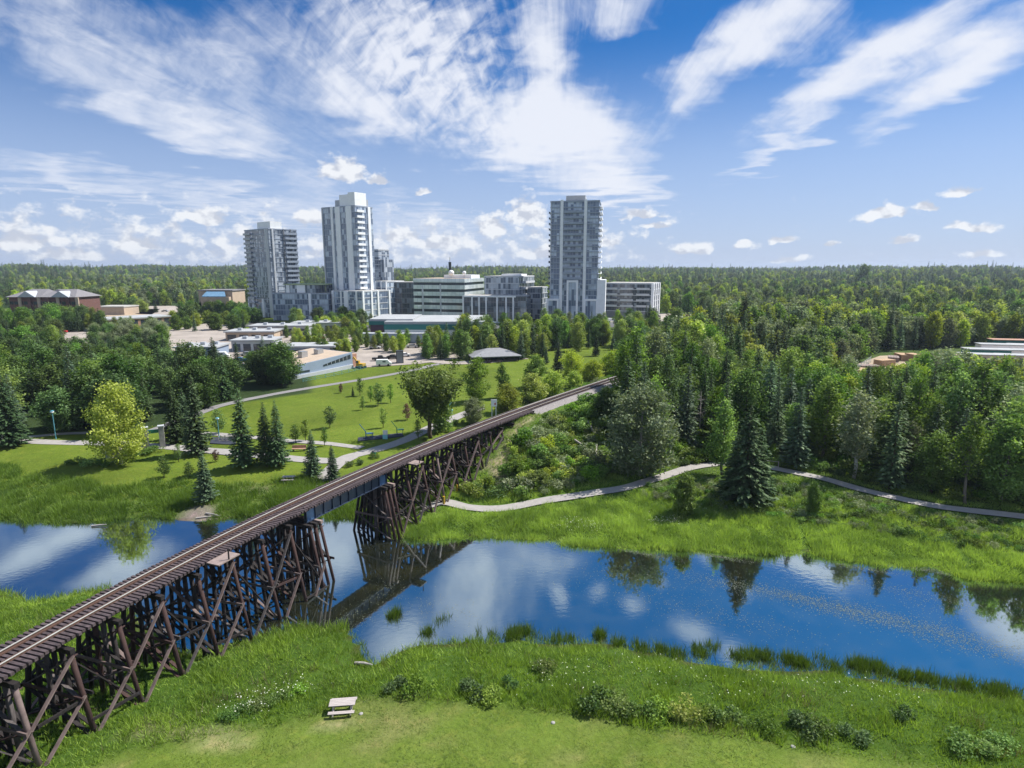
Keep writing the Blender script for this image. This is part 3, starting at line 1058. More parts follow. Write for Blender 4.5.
for a_, b_ in zip(ss_list[:-1], ss_list[1:]):
    if b_ - a_ > 5:
        continue
    _, d, n = trk(a_)
    for side in (0, 1):
        sg = 1 if side else -1
        A0, A1 = bent_info[a_][side]
        B0, B1 = bent_info[b_][side]
        out = n * sg * .24
        if (A0 - A1).length < 2.2:
            continue
        mat_ = 'brace_grey' if side else 'wood_dark'
        i = ss_list.index(a_)
        mb = MB().beam(L(A0.lerp(A1, .52) + out), L(B0.lerp(B1, .03) + out), .10, .25, up=n)
        if i % 2 == 0 or side == 0:
            child(mb, 'diagonal_brace', mat_, bridge)
        mb = MB().beam(L(A0.lerp(A1, .97) + out), L(B0.lerp(B1, .50) + out), .10, .25, up=n)
        child(mb, 'diagonal_brace', mat_, bridge)
        fz = .5 if side == 0 else (.80 if i % 3 == 0 else .52)
        mb = MB().beam(L(A0.lerp(A1, fz) + out * .6), L(B0.lerp(B1, fz + .02) + out * .6), .12, .22)
        if side == 0 or i % 3 != 1:
            child(mb, 'longitudinal_girt', 'wood_dark', bridge)
        # crossing brace on the inside
        mb = MB().beam(L(A0.lerp(A1, .08) - out), L(B0.lerp(B1, .9) - out), .09, .22, up=n)
        if i % 2 == 1:
            child(mb, 'inner_brace', 'wood_dark', bridge)


def along(s0, s1, off, z, step=2.0):
    m = max(2, int((s1 - s0) / step) + 1)
    out = []
    for q_ in np.linspace(s0, s1, m):
        c, d, n = trk(q_)
        out.append(c + n * off + Vector((0, 0, z)))
    return out


def bar_along(s0, s1, off, z, w, h, step=2.0, o=None):
    """a continuous bar of w x h following the track, z is its underside"""
    o = org if o is None else o
    vs, fs = [], []
    m = max(2, int((s1 - s0) / step) + 1)
    for q_ in np.linspace(s0, s1, m):
        c, d, n = trk(q_)
        for (u, v_) in ((-w / 2, 0), (w / 2, 0), (w / 2, h), (-w / 2, h)):
            vs.append(c + n * (off + u) + Vector((0, 0, z + v_)) - o)
    for i in range(m - 1):
        for k in range(4):
            fs.append((i * 4 + k, i * 4 + (k + 1) % 4, i * 4 + 4 + (k + 1) % 4, i * 4 + 4 + k))
    fs += [(3, 2, 1, 0), tuple(range((m - 1) * 4, m * 4))]
    mb = MB()
    mb.add(vs, fs)
    return mb


for off in (-.85, .85):
    child(bar_along(S_START, SP0 + .1, off, 8.092, .7, .5), 'stringer', 'wood_dark', bridge)
    child(bar_along(SP0 + SPAN - .1, S_ABUT + 2, off, 8.092, .7, .5), 'stringer', 'wood_dark', bridge)
# plate girders
for off in (-1.15, 1.15):
    gird = child(bar_along(SP0 - .55, SP0 + SPAN + .55, off, 6.95, .06, 1.6), 'plate_girder', 'girder_blue', bridge)
    for zf in (6.90, 8.50):
        child(bar_along(SP0 - .56, SP0 + SPAN + .56, off, zf, .42, .06), 'flange', 'girder_blue', gird)
    nst = 10
    for k in range(nst + 1):
        s = SP0 - .45 + (SPAN + .9) * k / nst
        c, d, n = trk(s)
        for sg in (-1, 1):
            child(MB().beam(L(c + n * (off + sg * .11) + Vector((0, 0, 6.965))), L(c + n * (off + sg * .11) + Vector((0, 0, 8.495))), .07, .15, up=n), 'stiffener', 'girder_blue', gird)
    for (k0, k1) in ((0.0, 1.0), (9.0, 10.0)):
        s0, s1 = SP0 - .45 + (SPAN + .9) * (k0 + .06) / nst, SP0 - .45 + (SPAN + .9) * (k1 - .06) / nst
        child(bar_along(s0, s1, off + .035, 6.98, .02, 1.5), 'end_panel', 'girder_light', gird)
# ties
ts = np.arange(S_START, S_ABUT + 3, 0.38)
rest = MB()
near_ties = [s for s in ts if s > s_of_y(34.0)][:100]
ns_ = set(near_ties)
tl = random.Random(5)
for s in ts:
    c, d, n = trk(s)
    e0, e1 = -1.72 + tl.uniform(-.06, .06), 2.0 + tl.uniform(-.08, .08)
    p0, p1 = L(c + n * e0 + Vector((0, 0, 8.706))), L(c + n * e1 + Vector((0, 0, 8.706)))
    if s in ns_:
        child(MB().beam(p0, p1, .235, .22), 'tie', 'tie_wood', bridge)
    else:
        rest.beam(p0, p1, .235, .22)
tag(child(rest, 'tie_run', 'tie_wood', bridge), kind='stuff')
for off, nm in ((-.7175, 'rail'), (.7175, 'rail')):
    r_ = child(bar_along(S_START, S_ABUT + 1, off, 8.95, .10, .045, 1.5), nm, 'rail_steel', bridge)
    child(bar_along(S_START, S_ABUT + 1, off, 8.83, .03, .12, 1.5), 'rail_web', 'rail_rust', r_)
    child(bar_along(S_START, S_ABUT + 1, off, 8.817, .14, .02, 1.5), 'rail_foot', 'rail_rust', r_)
for off in (-.45, .45):
    child(bar_along(S_START, S_ABUT + 1, off, 8.818, .07, .11, 1.5), 'guard_rail', 'rail_rust', bridge)
for off in (-1.35, 1.5):
    child(bar_along(SP0 - 1.0, S_ABUT + 1, off, 8.818, .2, .07, 1.5), 'guard_timber', 'tie_wood', bridge)
# refuge platforms hung off the right side
for (y_, ln) in ((51.3, 2.4), (78.8, 1.6)):
    s = s_of_y(y_)
    c, d, n = trk(s)
    pf = child(bar_along(s - ln / 2, s + ln / 2, 2.75, 8.62, 1.45, .09, 1.0), 'refuge_platform', 'deck_plank', bridge)
    child(MB().beam(L(c + n * 3.4 + Vector((0, 0, 8.72))), L(c + n * 3.4 + Vector((0, 0, 9.75))), .1, .1), 'post', 'wood_dark', pf)
    for dd in (-ln / 2 + .2, ln / 2 - .2):
        child(MB().beam(L(c + d * dd + n * 1.0 + Vector((0, 0, 8.53))), L(c + d * dd + n * 3.4 + Vector((0, 0, 8.53))), .16, .16), 'bracket', 'wood_dark', pf)
for (px, py) in ((444, 505), (457, 493)):
    p = ground(px, py)
    child(MB().tube([L(p + Vector((0, 0, -.1))), L(p + Vector((0, 0, 1.3)))], .16, 8), 'clearance_marker', 'paint_yellow', bridge)
# abutment back wall
c, d, n = trk(S_ABUT + 2.2)
child(MB().beam(L(c + n * -2.4 + Vector((0, 0, 7.7))), L(c + n * 2.4 + Vector((0, 0, 7.7))), .4, 1.7), 'abutment', 'wood_dark', bridge)

# track on the embankment
S_END = float(TS[-1]) - 1
vs, fs = [], []
prof = [(-3.4, 7.85), (-1.75, 8.72), (1.75, 8.72), (3.5, 7.85)]
qs = np.linspace(S_ABUT + 2.6, S_END, 90)
for s in qs:
    c, d, n = trk(s)
    for (u, z_) in prof:
        vs.append(c + n * u + Vector((0, 0, z_)))
for i in range(len(qs) - 1):
    for k in range(3):
        fs.append((i * 4 + k, i * 4 + k + 1, i * 4 + k + 5, i * 4 + k + 4))
mb = MB()
mb.add(vs, fs)
tag(mb.build('track_bed', 'ballast'), 'pale grey ballast bed carrying the rails past the trestle', 'track bed', kind='structure')
o2, _, _ = trk(S_ABUT + 20)
track = empty('railway_track', 'single railway track on pale ballast curving away beyond the trestle', 'railway track', (o2.x, o2.y, 8.7))
o2 = Vector((o2.x, o2.y, 8.7))
mb = MB()
for s in np.arange(S_ABUT + 3.2, S_END, .6):
    c, d, n = trk(s)
    mb.beam(c + n * -1.3 + Vector((0, 0, 8.74)) - o2, c + n * 1.3 + Vector((0, 0, 8.74)) - o2, .24, .14)
tag(mb.build('tie_run', 'tie_wood', track), kind='stuff')
for off in (-.7175, .7175):
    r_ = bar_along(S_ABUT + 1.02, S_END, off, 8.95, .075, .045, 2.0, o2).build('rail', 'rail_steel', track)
    bar_along(S_ABUT + 1.02, S_END, off, 8.80, .05, .15, 2.0, o2).build('rail_web', 'rail_rust', r_)


# ------------------------------------------------------------------ buildings
def block(name, label, cat, D, pl, pc, pr, pt, th, zb=4.0, floors=None, fh=3.05, wall='grey_panel', glass='glass_tower', slabm='slab', roof='roof_gravel',
          slab_out=.16, slab_h=.45, fins_l=(), fins_r=(), pent=(), balc=(), wl=None, wr=None, group=None, roof_lip=.5, z_from=0.0, parent=None):
    """tower or slab seen corner-on: left face from pl to pc, right face from pc to pr (pixels at distance D), roof line at pt"""
    top = zat(pt, D) - zb
    X = (pc - 512) / F * D * CP
    kp, cs, sn = CP / F, math.cos(th), math.sin(th)
    w = wl or (X - (pl - 512) * kp * D) / (cs + (pl - 512) * kp * sn)
    dd = wr or min(32, ((pr - 512) * kp * D - X) / max(.08, sn - (pr - 512) * kp * cs))
    if parent is None:
        e = empty(name, label, cat, (X, D, zb), -th, group)
    else:
        e = parent
    n = floors or max(1, round((top - z_from) / fh))
    fhh = (top - z_from) / n
    MB().box(-w + .5, -.5, .5, dd - .5, z_from, top - .05).build('wall', wall, e)
    for i in range(n):
        z0 = z_from + i * fhh
        MB().box(-w + .12, -.12, .12, dd - .12, z0 + slab_h * .5, z0 + fhh - slab_h * .5).build('window_band', glass, e)
        z1 = z0 + fhh
        MB().box(-w - slab_out + .14, slab_out - .14, .14 - slab_out, dd - .14 + slab_out, z1 - slab_h * .5, z1 + slab_h * .5 if i < n - 1 else z1 + roof_lip).build('floor_slab', slabm, e)
    MB().box(-w + .5, -.5, .5, dd - .5, top + roof_lip - .1, top + roof_lip + .06).build('roof', roof, e)
    for (f0, f1, z0, z1, m) in fins_l:
        MB().box(-w + f0 * w, -w + f1 * w, -.42, .3, z0 * top, z1 * top + .3).build('fin', m, e)
    for (f0, f1, z0, z1, m) in fins_r:
        MB().box(-.3, .42, f0 * dd, f1 * dd, z0 * top, z1 * top + .3).build('fin', m, e)
    for (x0, x1, y0, y1, hh, m) in pent:
        MB().box(-w + x0 * w, -w + x1 * w, y0 * dd, y1 * dd, top + .2, top + hh).build('penthouse', m, e)
    for (face, f0, f1, i0, i1, m, out) in balc:
        for i in range(int(i0 * n), int(i1 * n)):
            z0 = z_from + i * fhh
            if face == 'r':
                bx = (.05, out, f0 * dd, f1 * dd)
            elif face == 'l':
                bx = (-w + f0 * w, -w + f1 * w, -out, -.05)
            else:
                bx = (-w - out, -w - .05, f0 * dd, f1 * dd)
            MB().box(bx[0], bx[1], bx[2], bx[3], z0 - .1, z0 + .12).box(*( (bx[1] - .08, bx[1], bx[2], bx[3]) if face == 'r' else ((bx[0], bx[1], bx[2], bx[2] + .08) if face == 'l' else (bx[0], bx[0] + .08, bx[2], bx[3]))), z0 + .12, z0 + 1.15).build('balcony', m, e)
    return e, w, dd, top


# left tower: dark glass slab block
e, w, dd, top = block('apartment_tower', 'leftmost dark glass apartment tower with boxy white penthouse', 'apartment tower', 372, 247, 271, 299, 229, R(40), floors=19, glass='glass_grey', slabm='blue_slab', wall='dark_slab',
      fins_l=[(.86, .98, 0, 1, 'slab'), (.12, .22, 0, .21, 'white_panel'), (.55, .63, 0, .21, 'white_panel'), (-.05, 0.0, 0, .21, 'white_panel')],
      fins_r=[(.10, .16, 0, 1, 'slab'), (.50, .53, .0, 1, 'dark_slab'), (.75, .78, 0, 1, 'dark_slab')],
      pent=[(.45, .97, .1, .5, 4.6, 'white_panel')], balc=[('l', .02, .30, .2, 1, 'grey_panel', 1.3), ('r', .55, .98, .2, 1, 'blue_slab', 1.0)], slab_h=.4)
# tall white-striped tower
e, w, dd, top = block('apartment_tower', 'tallest apartment tower with bold white vertical stripes and white penthouse', 'apartment tower', 352, 325, 357.5, 375, 206, R(32), floors=21, glass='glass_tower', slabm='blue_slab', wall='dark_slab',
      fins_l=[(.28, .345, 0, 1.0, 'white_panel'), (.42, .56, 0, 1.0, 'white_panel'), (.74, .90, .20, 1.0, 'white_panel'), (.0, .03, 0, 1, 'slab')],
      fins_r=[(.70, .84, 0, 1.0, 'white_panel')],
      pent=[(.28, .95, .25, .85, 4.4, 'grey_panel'), (.80, 1.0, .02, .65, 7.6, 'white_panel'), (.5, .8, .1, .5, 6.8, 'white_panel')],
      balc=[('r', .02, .42, .06, 1.0, 'white_panel', 1.5), ('b', .1, .9, .2, .97, 'slab', 1.7)], slab_h=.4)
# stepped tower behind it
e, w, dd, top = block('stepped_tower', 'narrow stepped apartment block half hidden behind the tallest tower', 'apartment block', 385, 370, 379, 385, 250, R(35), floors=14, glass='glass_grey', slabm='slab', wall='dark_slab', wl=8, wr=9)
mb = MB().box(.2, 3.6, 1, 9, 0, top * .86).build('lower_wing', 'glass_grey', e)
# podium between the two
e, w, dd, top = block('podium_block', 'long low glass podium joining the leftmost and tallest towers', 'apartment block', 350, 270, 326, 332, 294, R(8), floors=5, glass='glass_tower', slabm='blue_slab', wall='dark_slab', wr=16,
      fins_l=[(.66, .705, 0, 1, 'white_panel'), (.0, .01, 0, 1, 'slab')], slab_h=.5)
MB().box(-w + 7, -w + 26, 2, 14, top + .6, top + 5.0).build('upper_storey', 'glass_grey', e)
MB().box(-w + 6.5, -w + 31, 1.4, 15, top + 5.0, top + 5.5).build('upper_roof', 'roof_green', e)
for (x0, x1) in ((8, 10), (14.5, 19.5)):
    MB().box(-w + x0, -w + x1, 1.75, 2.5, top + .6, top + 4.99).build('white_bay', 'white_panel', e)
# right foot of the tallest tower
e, w, dd, top = block('podium_block', 'white framed podium at the right foot of the tallest tower', 'apartment block', 342, 330, 361, 385, 292, R(30), floors=5, glass='glass_tower', slabm='slab', wall='dark_slab',
      fins_l=[(.02, .08, 0, 1, 'white_panel'), (.3, .34, 0, 1, 'white_panel'), (.42, .55, 0, 1, 'white_panel'), (.80, .84, 0, 1, 'white_panel')],
      fins_r=[(.0, .05, -.05, 1.02, 'white_panel'), (.28, .33, 0, 1, 'white_panel'), (.5, .55, 0, 1, 'white_panel'), (.9, .95, 0, 1, 'white_panel')], wr=24)
block('podium_block', 'glass terrace block with white frames behind the tallest tower podium', 'apartment block', 366, 372, 386, 397, 282, R(25), floors=7, glass='glass_tower', slabm='slab', wall='dark_slab', wr=18,
      fins_l=[(.2, .26, .3, 1, 'white_panel'), (.6, .66, .3, 1, 'white_panel'), (.94, 1, .3, 1, 'white_panel')])
block('midrise_block', 'dark brownish midrise squeezed left of the white banded office', 'apartment block', 372, 392, 414, 416, 283, R(6), floors=7, glass='glass_dark', slabm='dark_slab', wall='dark_slab', wr=16)
# white banded office
D = 352
e, w, dd, top = block('office_building', 'white banded office with satellite dishes on its flat roof', 'office building', D, 413.5, 464, 484, 280.5, R(16), floors=6, glass='window_dark', slabm='spandrel', wall='dark_slab', wr=34,
      slab_h=2.3, slab_out=.5, roof_lip=1.0, roof='beige', pent=[(.45, 1.0, .35, .8, 3.0, 'white_panel')], fins_l=[(.16, .19, 0, .86, 'slab'), (.52, .545, 0, .9, 'slab')])
for (xf, yf, r_) in ((.62, .3, 1.7), (.86, .35, 1.2)):
    dsh = MB().ball((-w + xf * w, yf * dd, top + 4.2), r_, 12, 8, sz=.95).build('satellite_dish', 'paint_white', e, smooth=True)
    MB().tube([(-w + xf * w, yf * dd, top + 1), (-w + xf * w, yf * dd, top + 3)], .25, 6).build('mount', 'slab', dsh)
ex, ey = (450 - 512) / F * 430 * CP, 430
ant = empty('antenna_mast', 'thin dark mast on the skyline behind the white office', 'antenna', (ex, ey, 4))
MB().tube([(0, 0, 0), (0, 0, zat(266, 430) - 4)], [.6, .35], 6).build('mast', 'dark_metal', ant)
MB().box(-.9, .9, -.9, .9, zat(266, 430) - 9, zat(262, 430) - 4).build('antenna_head', 'dark_metal', ant)
MB().tube([(0, 0, zat(262, 430) - 4), (0, 0, zat(257, 430) - 4)], .15, 5).build('whip', 'dark_metal', ant)
# glass midrise in two steps
block('midrise_block', 'upper glass midrise stepping back right of the white office', 'apartment block', 352, 484, 519, 541, 277, R(18), floors=7, glass='glass_grey', slabm='slab', wall='dark_slab', wr=32, slab_h=.4,
      pent=[(.4, .95, .2, .6, 1.6, 'white_panel')], balc=[('r', .1, .9, .3, 1, 'slab', 1.2)])
block('midrise_block', 'low glass block with evenly spaced white columns left of the rightmost tower', 'apartment block', 336, 462, 527, 535, 297, R(9), floors=5, glass='glass_dark', slabm='dark_slab', wall='dark_slab', wr=18, slab_h=.3,
      fins_l=[(f, f + .022, 0, 1, 'white_panel') for f in (.0, .14, .25, .36, .53, .67, .78)] + [(0, .83, .98, 1.02, 'white_panel'), (0, .83, .0, .05, 'white_panel')])
block('midrise_block', 'small glass block tucked against the left of the rightmost tower', 'apartment block', 362, 527, 541, 548, 288, R(20), floors=6, glass='glass_grey', slabm='slab', wall='dark_slab', wr=14)
# right tower
D = 342
e, w, dd, top = block('apartment_tower', 'rightmost apartment tower, dark glass with two tall white ribs', 'apartment tower', D, 550, 598, 603, 201, R(10), floors=22, glass='glass_tower', slabm='blue_slab', wall='dark_slab', wr=22, slab_h=.5, slab_out=.35,
      fins_l=[(.205, .265, 0, 1.01, 'white_panel'), (.69, .75, 0, 1.01, 'white_panel'), (0, .02, 0, 1, 'slab')],
      pent=[(.30, .70, .2, .7, 3.6, 'grey_panel'), (.28, .72, .15, .75, .8, 'roof_white')],
      balc=[('r', .03, .35, .1, 1, 'white_panel', 1.5), ('r', .5, .95, .1, 1, 'white_panel', 1.4), ('b', .1, .8, .1, .98, 'slab', 1.2), ('l', .28, .67, .3, .97, 'blue_slab', 1.1)])


def frame_bay(e, x0, x1, h, y0=-1.6, dep=1.6, m='white_panel', t=1.1):
    fb = MB().box(x0, x0 + t, y0, y0 + dep, 0, h).box(x1 - t, x1, y0, y0 + dep, 0, h).box(x0 + t, x1 - t, y0, y0 + dep, h - t, h).build('white_frame', m, e)
    MB().box(x0 + t, x1 - t, y0 + .4, y0 + dep - .3, 0, h - t).build('bay_glazing', 'glass_tower', fb)


frame_bay(e, -w + .36 * w, -w + .60 * w, top * .355)
frame_bay(e, -w - .06 * w, -w + .20 * w, top * .20)
frame_bay(e, -w + .72 * w, -w + 1.02 * w, top * .20)
MB().box(-.2, 4.4, -.5, 16, 0, top * .36).build('side_wing', 'white_panel', e)
# low apartments on the right
e, w, dd, top = block('apartment_block', 'long five storey apartment block with a white end wall', 'apartment block', 368, 604, 654, 667, 284, R(22), floors=6, glass='glass_dark', slabm='slab', wall='dark_slab', wr=26, slab_h=.5,
      fins_r=[(f, f + .09, 0, 1, 'white_panel') for f in (0, .3, .6, .91)], fins_l=[(.965, 1.0, 0, 1, 'white_panel'), (0, .012, 0, 1, 'white_panel')],
      balc=[('l', .04, .30, .2, 1, 'slab', 1.6), ('l', .36, .62, .2, 1, 'slab', 1.6), ('l', .68, .94, .2, 1, 'slab', 1.6)])
MB().box(-w, -.5, -1.9, 0.1, 0, top * .20).build('dark_base', 'dark_slab', e)

# arena with teal fascia
p = ground(371, 340)
D = p.y
k = D * CP / F
ar = empty('arena', 'wide low arena with white roof and teal fascia below the office', 'arena', (p.x, D, 4))
ah = zat(319, D) - 4
MB().box(0, 44 * k, 0, 26, 0, ah * .72).build('wall', 'dark_maroon', ar)
MB().box(-.5, 44 * k, -.5, 26.5, ah * .72, ah * .9).build('fascia', 'teal_band', ar)
MB().box(-.3, 44 * k - .2, -.3, 26.3, ah * .9, ah).build('roof', 'roof_white', ar)
MB().box(17 * k, 118 * k, -5.5, 30, 0, ah * .55).build('rink_wall', 'white_panel', ar)
MB().box(16.6 * k, 118.4 * k, -6, 30.4, ah * .55, ah * .80).build('rink_fascia', 'teal_band', ar)
MB().box(17 * k, 118 * k, -5.6, 30, ah * .80, ah * .93).build('rink_roof', 'roof_white', ar)
MB().box(-1.5, 68 * k, -11, -6.2, 0, 3.6).build('service_wall', 'blue_grey_clad', ar)
MB().box(-1.5, 68 * k, -11, -6.2, 3.6, 3.8).build('service_roof', 'grey_panel', ar)

# blue-grey pavilion by the plaza
p0, p1 = ground(306, 377), ground(353, 368)
v = (p1 - p0)
ang = math.atan2(v.y, v.x)
pv = empty('pavilion', 'slanted blue grey civic pavilion with flat beige roof beside the plaza', 'pavilion', (p1.x, p1.y, p1.z), ang)
ln = 27.0
hp = (zat(352.5, p1.y) - p1.z)
hq = hp * .62


def wedge(mb, x0, x1, y0, y1, za, zb_, zc, zd):
    mb.add([(x0, y0, za), (x1, y0, za), (x1, y1, za), (x0, y1, za), (x0, y0, zb_), (x1, y0, zc), (x1, y1, zd), (x0, y1, zb_)],
           [(0, 3, 2, 1), (4, 5, 6, 7), (0, 1, 5, 4), (1, 2, 6, 5), (2, 3, 7, 6), (3, 0, 4, 7)])
    return mb


wedge(MB(), -ln, 0, 0, 20, -.5, hq, hp, hp).build('wall', 'blue_grey_clad', pv)
wedge(MB(), -ln + .5, -.5, .5, 19.6, hq - .5, hq + .04, hp + .05, hp + .05).build('roof', 'beige', pv)
mb = MB()
mb.add([(-11.5, -.06, hp * .40), (-.8, -.06, hp * .62), (-.8, -.06, hp * .90), (-11.5, -.06, hp * .50), (-11.5, .02, hp * .40), (-.8, .02, hp * .62), (-.8, .02, hp * .90), (-11.5, .02, hp * .50)],
       [(0, 1, 2, 3), (0, 4, 5, 1), (1, 5, 6, 2), (2, 6, 7, 3), (3, 7, 4, 0)])
wn_ = mb.build('window', 'window_dark', pv)
mb = MB()
for k_ in range(1, 7):
    x = -11.5 + 10.7 * k_ / 7
    f_ = k_ / 7
    mb.box(x - .06, x + .06, -.12, -.061, hp * (.40 + .22 * f_) + .02, hp * (.50 + .40 * f_) - .02)
mb.build('mullion', 'slab', wn_)
MB().box(-22, -16.5, -.06, .02, hp * .22, hp * .34).build('window', 'window_dark', pv)
wedge(MB(), -ln + 2, -.2, -.5, -.07, -.5, hp * .10, hp * .26, hp * .26).build('plinth', 'slab', pv)
for k_, x in enumerate((-20, -13, -7)):
    MB().box(x, x + 2.2, 8, 10, hq + .3, hp + 1.1).build('roof_unit', 'paint_silver', pv)
MB().box(0.03, 2.6, 1, 12, -.4, hp * .86).build('brick_end', 'brick_tan', pv)
# canopy hall behind the pavilion
p = ground(281, 360)
cn = empty('canopy_hall', 'small hall with bright flat roof behind the slanted pavilion', 'hall', (p.x, p.y + 6, p.z), R(4))
MB().box(0, 15, 0, 9, 0, 3.6).build('wall', 'blue_grey_clad', cn)
MB().box(-1, 17, -1.5, 10.5, 3.6, 4.15).build('roof', 'roof_white', cn)
MB().box(1, 13, -.07, .0, .8, 2.6).build('window', 'window_dark', cn)

# open picnic shelter
p0, p1 = ground(474, 363), ground(519, 361)
sw = (p1 - p0).length
sh = empty('picnic_shelter', 'open picnic shelter with grey hipped roof on thin posts', 'shelter', (p0.x, p0.y, p0.z), math.atan2(p1.y - p0.y, p1.x - p0.x))
he, hr = zat(357, p0.y) - p0.z, zat(350.5, p0.y) - p0.z
mb = MB()
sd_ = 10.0
mb.add([(-.8, -.8, he), (sw + .8, -.8, he), (sw + .8, sd_ + .8, he), (-.8, sd_ + .8, he), (sw * .36, sd_ * .5, hr), (sw * .64, sd_ * .5, hr),
        (-.8, -.8, he - .3), (sw + .8, -.8, he - .3), (sw + .8, sd_ + .8, he - .3), (-.8, sd_ + .8, he - .3)],
       [(0, 1, 5, 4), (1, 2, 5), (2, 3, 4, 5), (3, 0, 4), (6, 7, 1, 0), (7, 8, 2, 1), (8, 9, 3, 2), (9, 6, 0, 3), (9, 8, 7, 6)])
mb.build('roof', 'shelter_roof', sh)
for x in (.2, sw * .33, sw * .67, sw - .2):
    for y in (.2, sd_ - .2):
        MB().box(x - .15, x + .15, y - .15, y + .15, -.3, he - .31).build('post', 'wood_dark', sh)
MB().box(0, sw, 0, sd_, -.3, .08).build('floor_slab', 'slab', sh)
MB().box(sw * .3, sw * .6, sd_ * .6, sd_ * .85, .08, 2.6).build('service_core', 'dark_metal', sh)

# brick apartments far left
D = 330
k = D * CP / F
X0 = (4 - 512) * k
bl = empty('brick_apartments', 'red brick apartments with a long grey hipped roof at far left', 'apartment block', (X0, D, 4), R(-3))
W = 70 * k
ze, zr = zat(297, D) - 4, zat(289.5, D) - 4
MB().box(0, W, 0, 18, 0, ze).build('wall', 'brick_red', bl)
mb = MB()
mb.add([(-1, -1.2, ze), (W * .5, -1.2, ze), (W * .5, 19, ze), (-1, 19, ze), (W * .16, 9, zr), (W * .42, 9, zr), (W * .5, 9, zr - 1.0)], [(0, 1, 6, 5, 4), (2, 3, 4, 5, 6), (3, 0, 4), (0, 3, 2, 1)])
mb.add([(W * .5, -1.2, ze + .02), (W + 1, -1.2, ze + .02), (W + 1, 19, ze + .02), (W * .5, 19, ze + .02), (W * .55, 9, zr - .1), (W * .86, 9, zr), (W * .5, 9, zr - 1.0)], [(0, 1, 5, 4, 6), (2, 3, 6, 4, 5), (1, 2, 5), (0, 3, 2, 1)])
mb.build('roof', 'shingle', bl)
for f_ in (.30, .80):
    mb = MB()
    x = W * f_
    mb.add([(x - 5, -1.6, ze), (x + 5, -1.6, ze), (x, -1.6, ze + 3.2), (x - 5, 3, ze), (x + 5, 3, ze), (x, 6, ze + 3.2)], [(0, 1, 2), (0, 2, 5, 3), (1, 4, 5, 2)])
    mb.build('gable', 'grey_panel', bl)
for i in range(14):
    x = W * (i + .5) / 14
    for fl in range(3):
        MB().box(x - 1.1, x + 1.1, -.08, .05, .9 + fl * ze / 3, 2.6 + fl * ze / 3).build('window', 'window_dark', bl)
    if i % 2:
        MB().box(x + 1.5, x + 3.2, -.6, .04, 0, ze - .1).build('brick_pier', 'beige' if i % 4 == 1 else 'brick_red', bl)

# low brick hall
p0, p1 = ground(98, 331), ground(171, 326)
p0.z = p1.z = 4
v = p1 - p0
bh = empty('brick_hall', 'low brick school hall with pale flat roof and dark windows', 'hall', (p0.x, p0.y, 4), math.atan2(v.y, v.x))
lb = v.length
hb = zat(321, p0.y) - 4
MB().box(0, lb, 0, 17, 0, hb).build('wall', 'brick_tan', bh)
MB().box(-.5, lb + .5, -.5, 17.5, hb, hb + .6).build('roof', 'roof_white', bh)
for i in range(9):
    x = lb * (i + .5) / 9
    MB().box(x - 1.2, x + 1.2, -.07, .03, .6, hb - .6).build('window', 'window_dark', bh)
MB().box(lb * .55, lb, -.1, -.002, 0, .9).build('plinth', 'blue_grey_clad', bh)
p = ground(96, 315)
hb2 = empty('beige_hall', 'plain beige windowless hall behind the bare earth lot', 'hall', (p.x, p.y, 4))
k = p.y * CP / F
MB().box(0, 29 * k, 0, 16, 0, zat(307.5, p.y) - 4).build('wall', 'beige', hb2)
MB().box(-.3, 29 * k + .3, -.3, 16.3, zat(307.5, p.y) - 4, zat(307, p.y) - 3.6).build('roof', 'roof_gravel', hb2)
# far building with blue skylight
D = 420
k = D * CP / F
X0 = (196 - 512) * k
gb = empty('skylight_building', 'flat tan building with a blue glazed roof light far behind the trees', 'public building', (X0, D, 4))
hz_ = zat(291, D) - 4
MB().box(0, 34 * k, 0, 20, 0, hz_).build('wall', 'beige', gb)
MB().box(-.6, 34 * k + .6, -.6, 20.6, hz_, hz_ + .7).build('roof', 'shingle', gb)
mb = MB()
mb.add([(6 * k, -4, hz_ - 3.4), (30 * k, -4, hz_ - 3.4), (27 * k, -.7, hz_ - .2), (9 * k, -.7, hz_ - .2)], [(0, 1, 2, 3)])
mb.add([(6 * k, -4, hz_ - 3.4), (30 * k, -4, hz_ - 3.4), (30 * k, -4, hz_ - 3.9), (6 * k, -4, hz_ - 3.9)], [(0, 3, 2, 1)])
mb.build('skylight', 'skylight', gb)
MB().box(5 * k, 33 * k, -4.1, -.7, 0, hz_ - 3.91).build('entrance_wing', 'beige', gb)
# shops left of the plaza
for (px, py, w_, h_, m, lab) in [(232, 352, 15, 4.0, 'slab', 'small white shop with flat roof left of the plaza trees'), (226, 341, 20, 3.6, 'beige', 'beige flat roofed shop behind the small white shop'),
                                 (250, 336, 26, 4.2, 'grey_panel', 'grey flat roofed mall wing below the leftmost tower'), (176, 358, 14, 3.5, 'blue_grey_clad', 'blue grey hut among the dark spruces by the yard'),
                                 (292, 331, 30, 3.6, 'slab', 'long pale carport roof below the podium')]:
    p = ground(px, py)
    sp_ = empty('shop', lab, 'shop', (p.x, p.y, p.z), R(3))
    MB().box(0, w_, 0, 11, -.3, h_).build('wall', m, sp_)
    MB().box(-.5, w_ + .5, -.8, 11.5, h_, h_ + .5).build('roof', 'roof_white', sp_)
    for i in range(3):
        x = w_ * (.2 + .28 * i)
        MB().box(x, x + 1.6, 3 + i * 1.5, 4.5 + i * 1.5, h_ + .5, h_ + 1.5).build('roof_unit', 'grey_panel', sp_)
    for i in range(4):
        x = w_ * (i + .5) / 4
        MB().box(x - w_ * .09, x + w_ * .09, -.07, .02, .4, h_ - 1).build('window', 'window_dark', sp_)

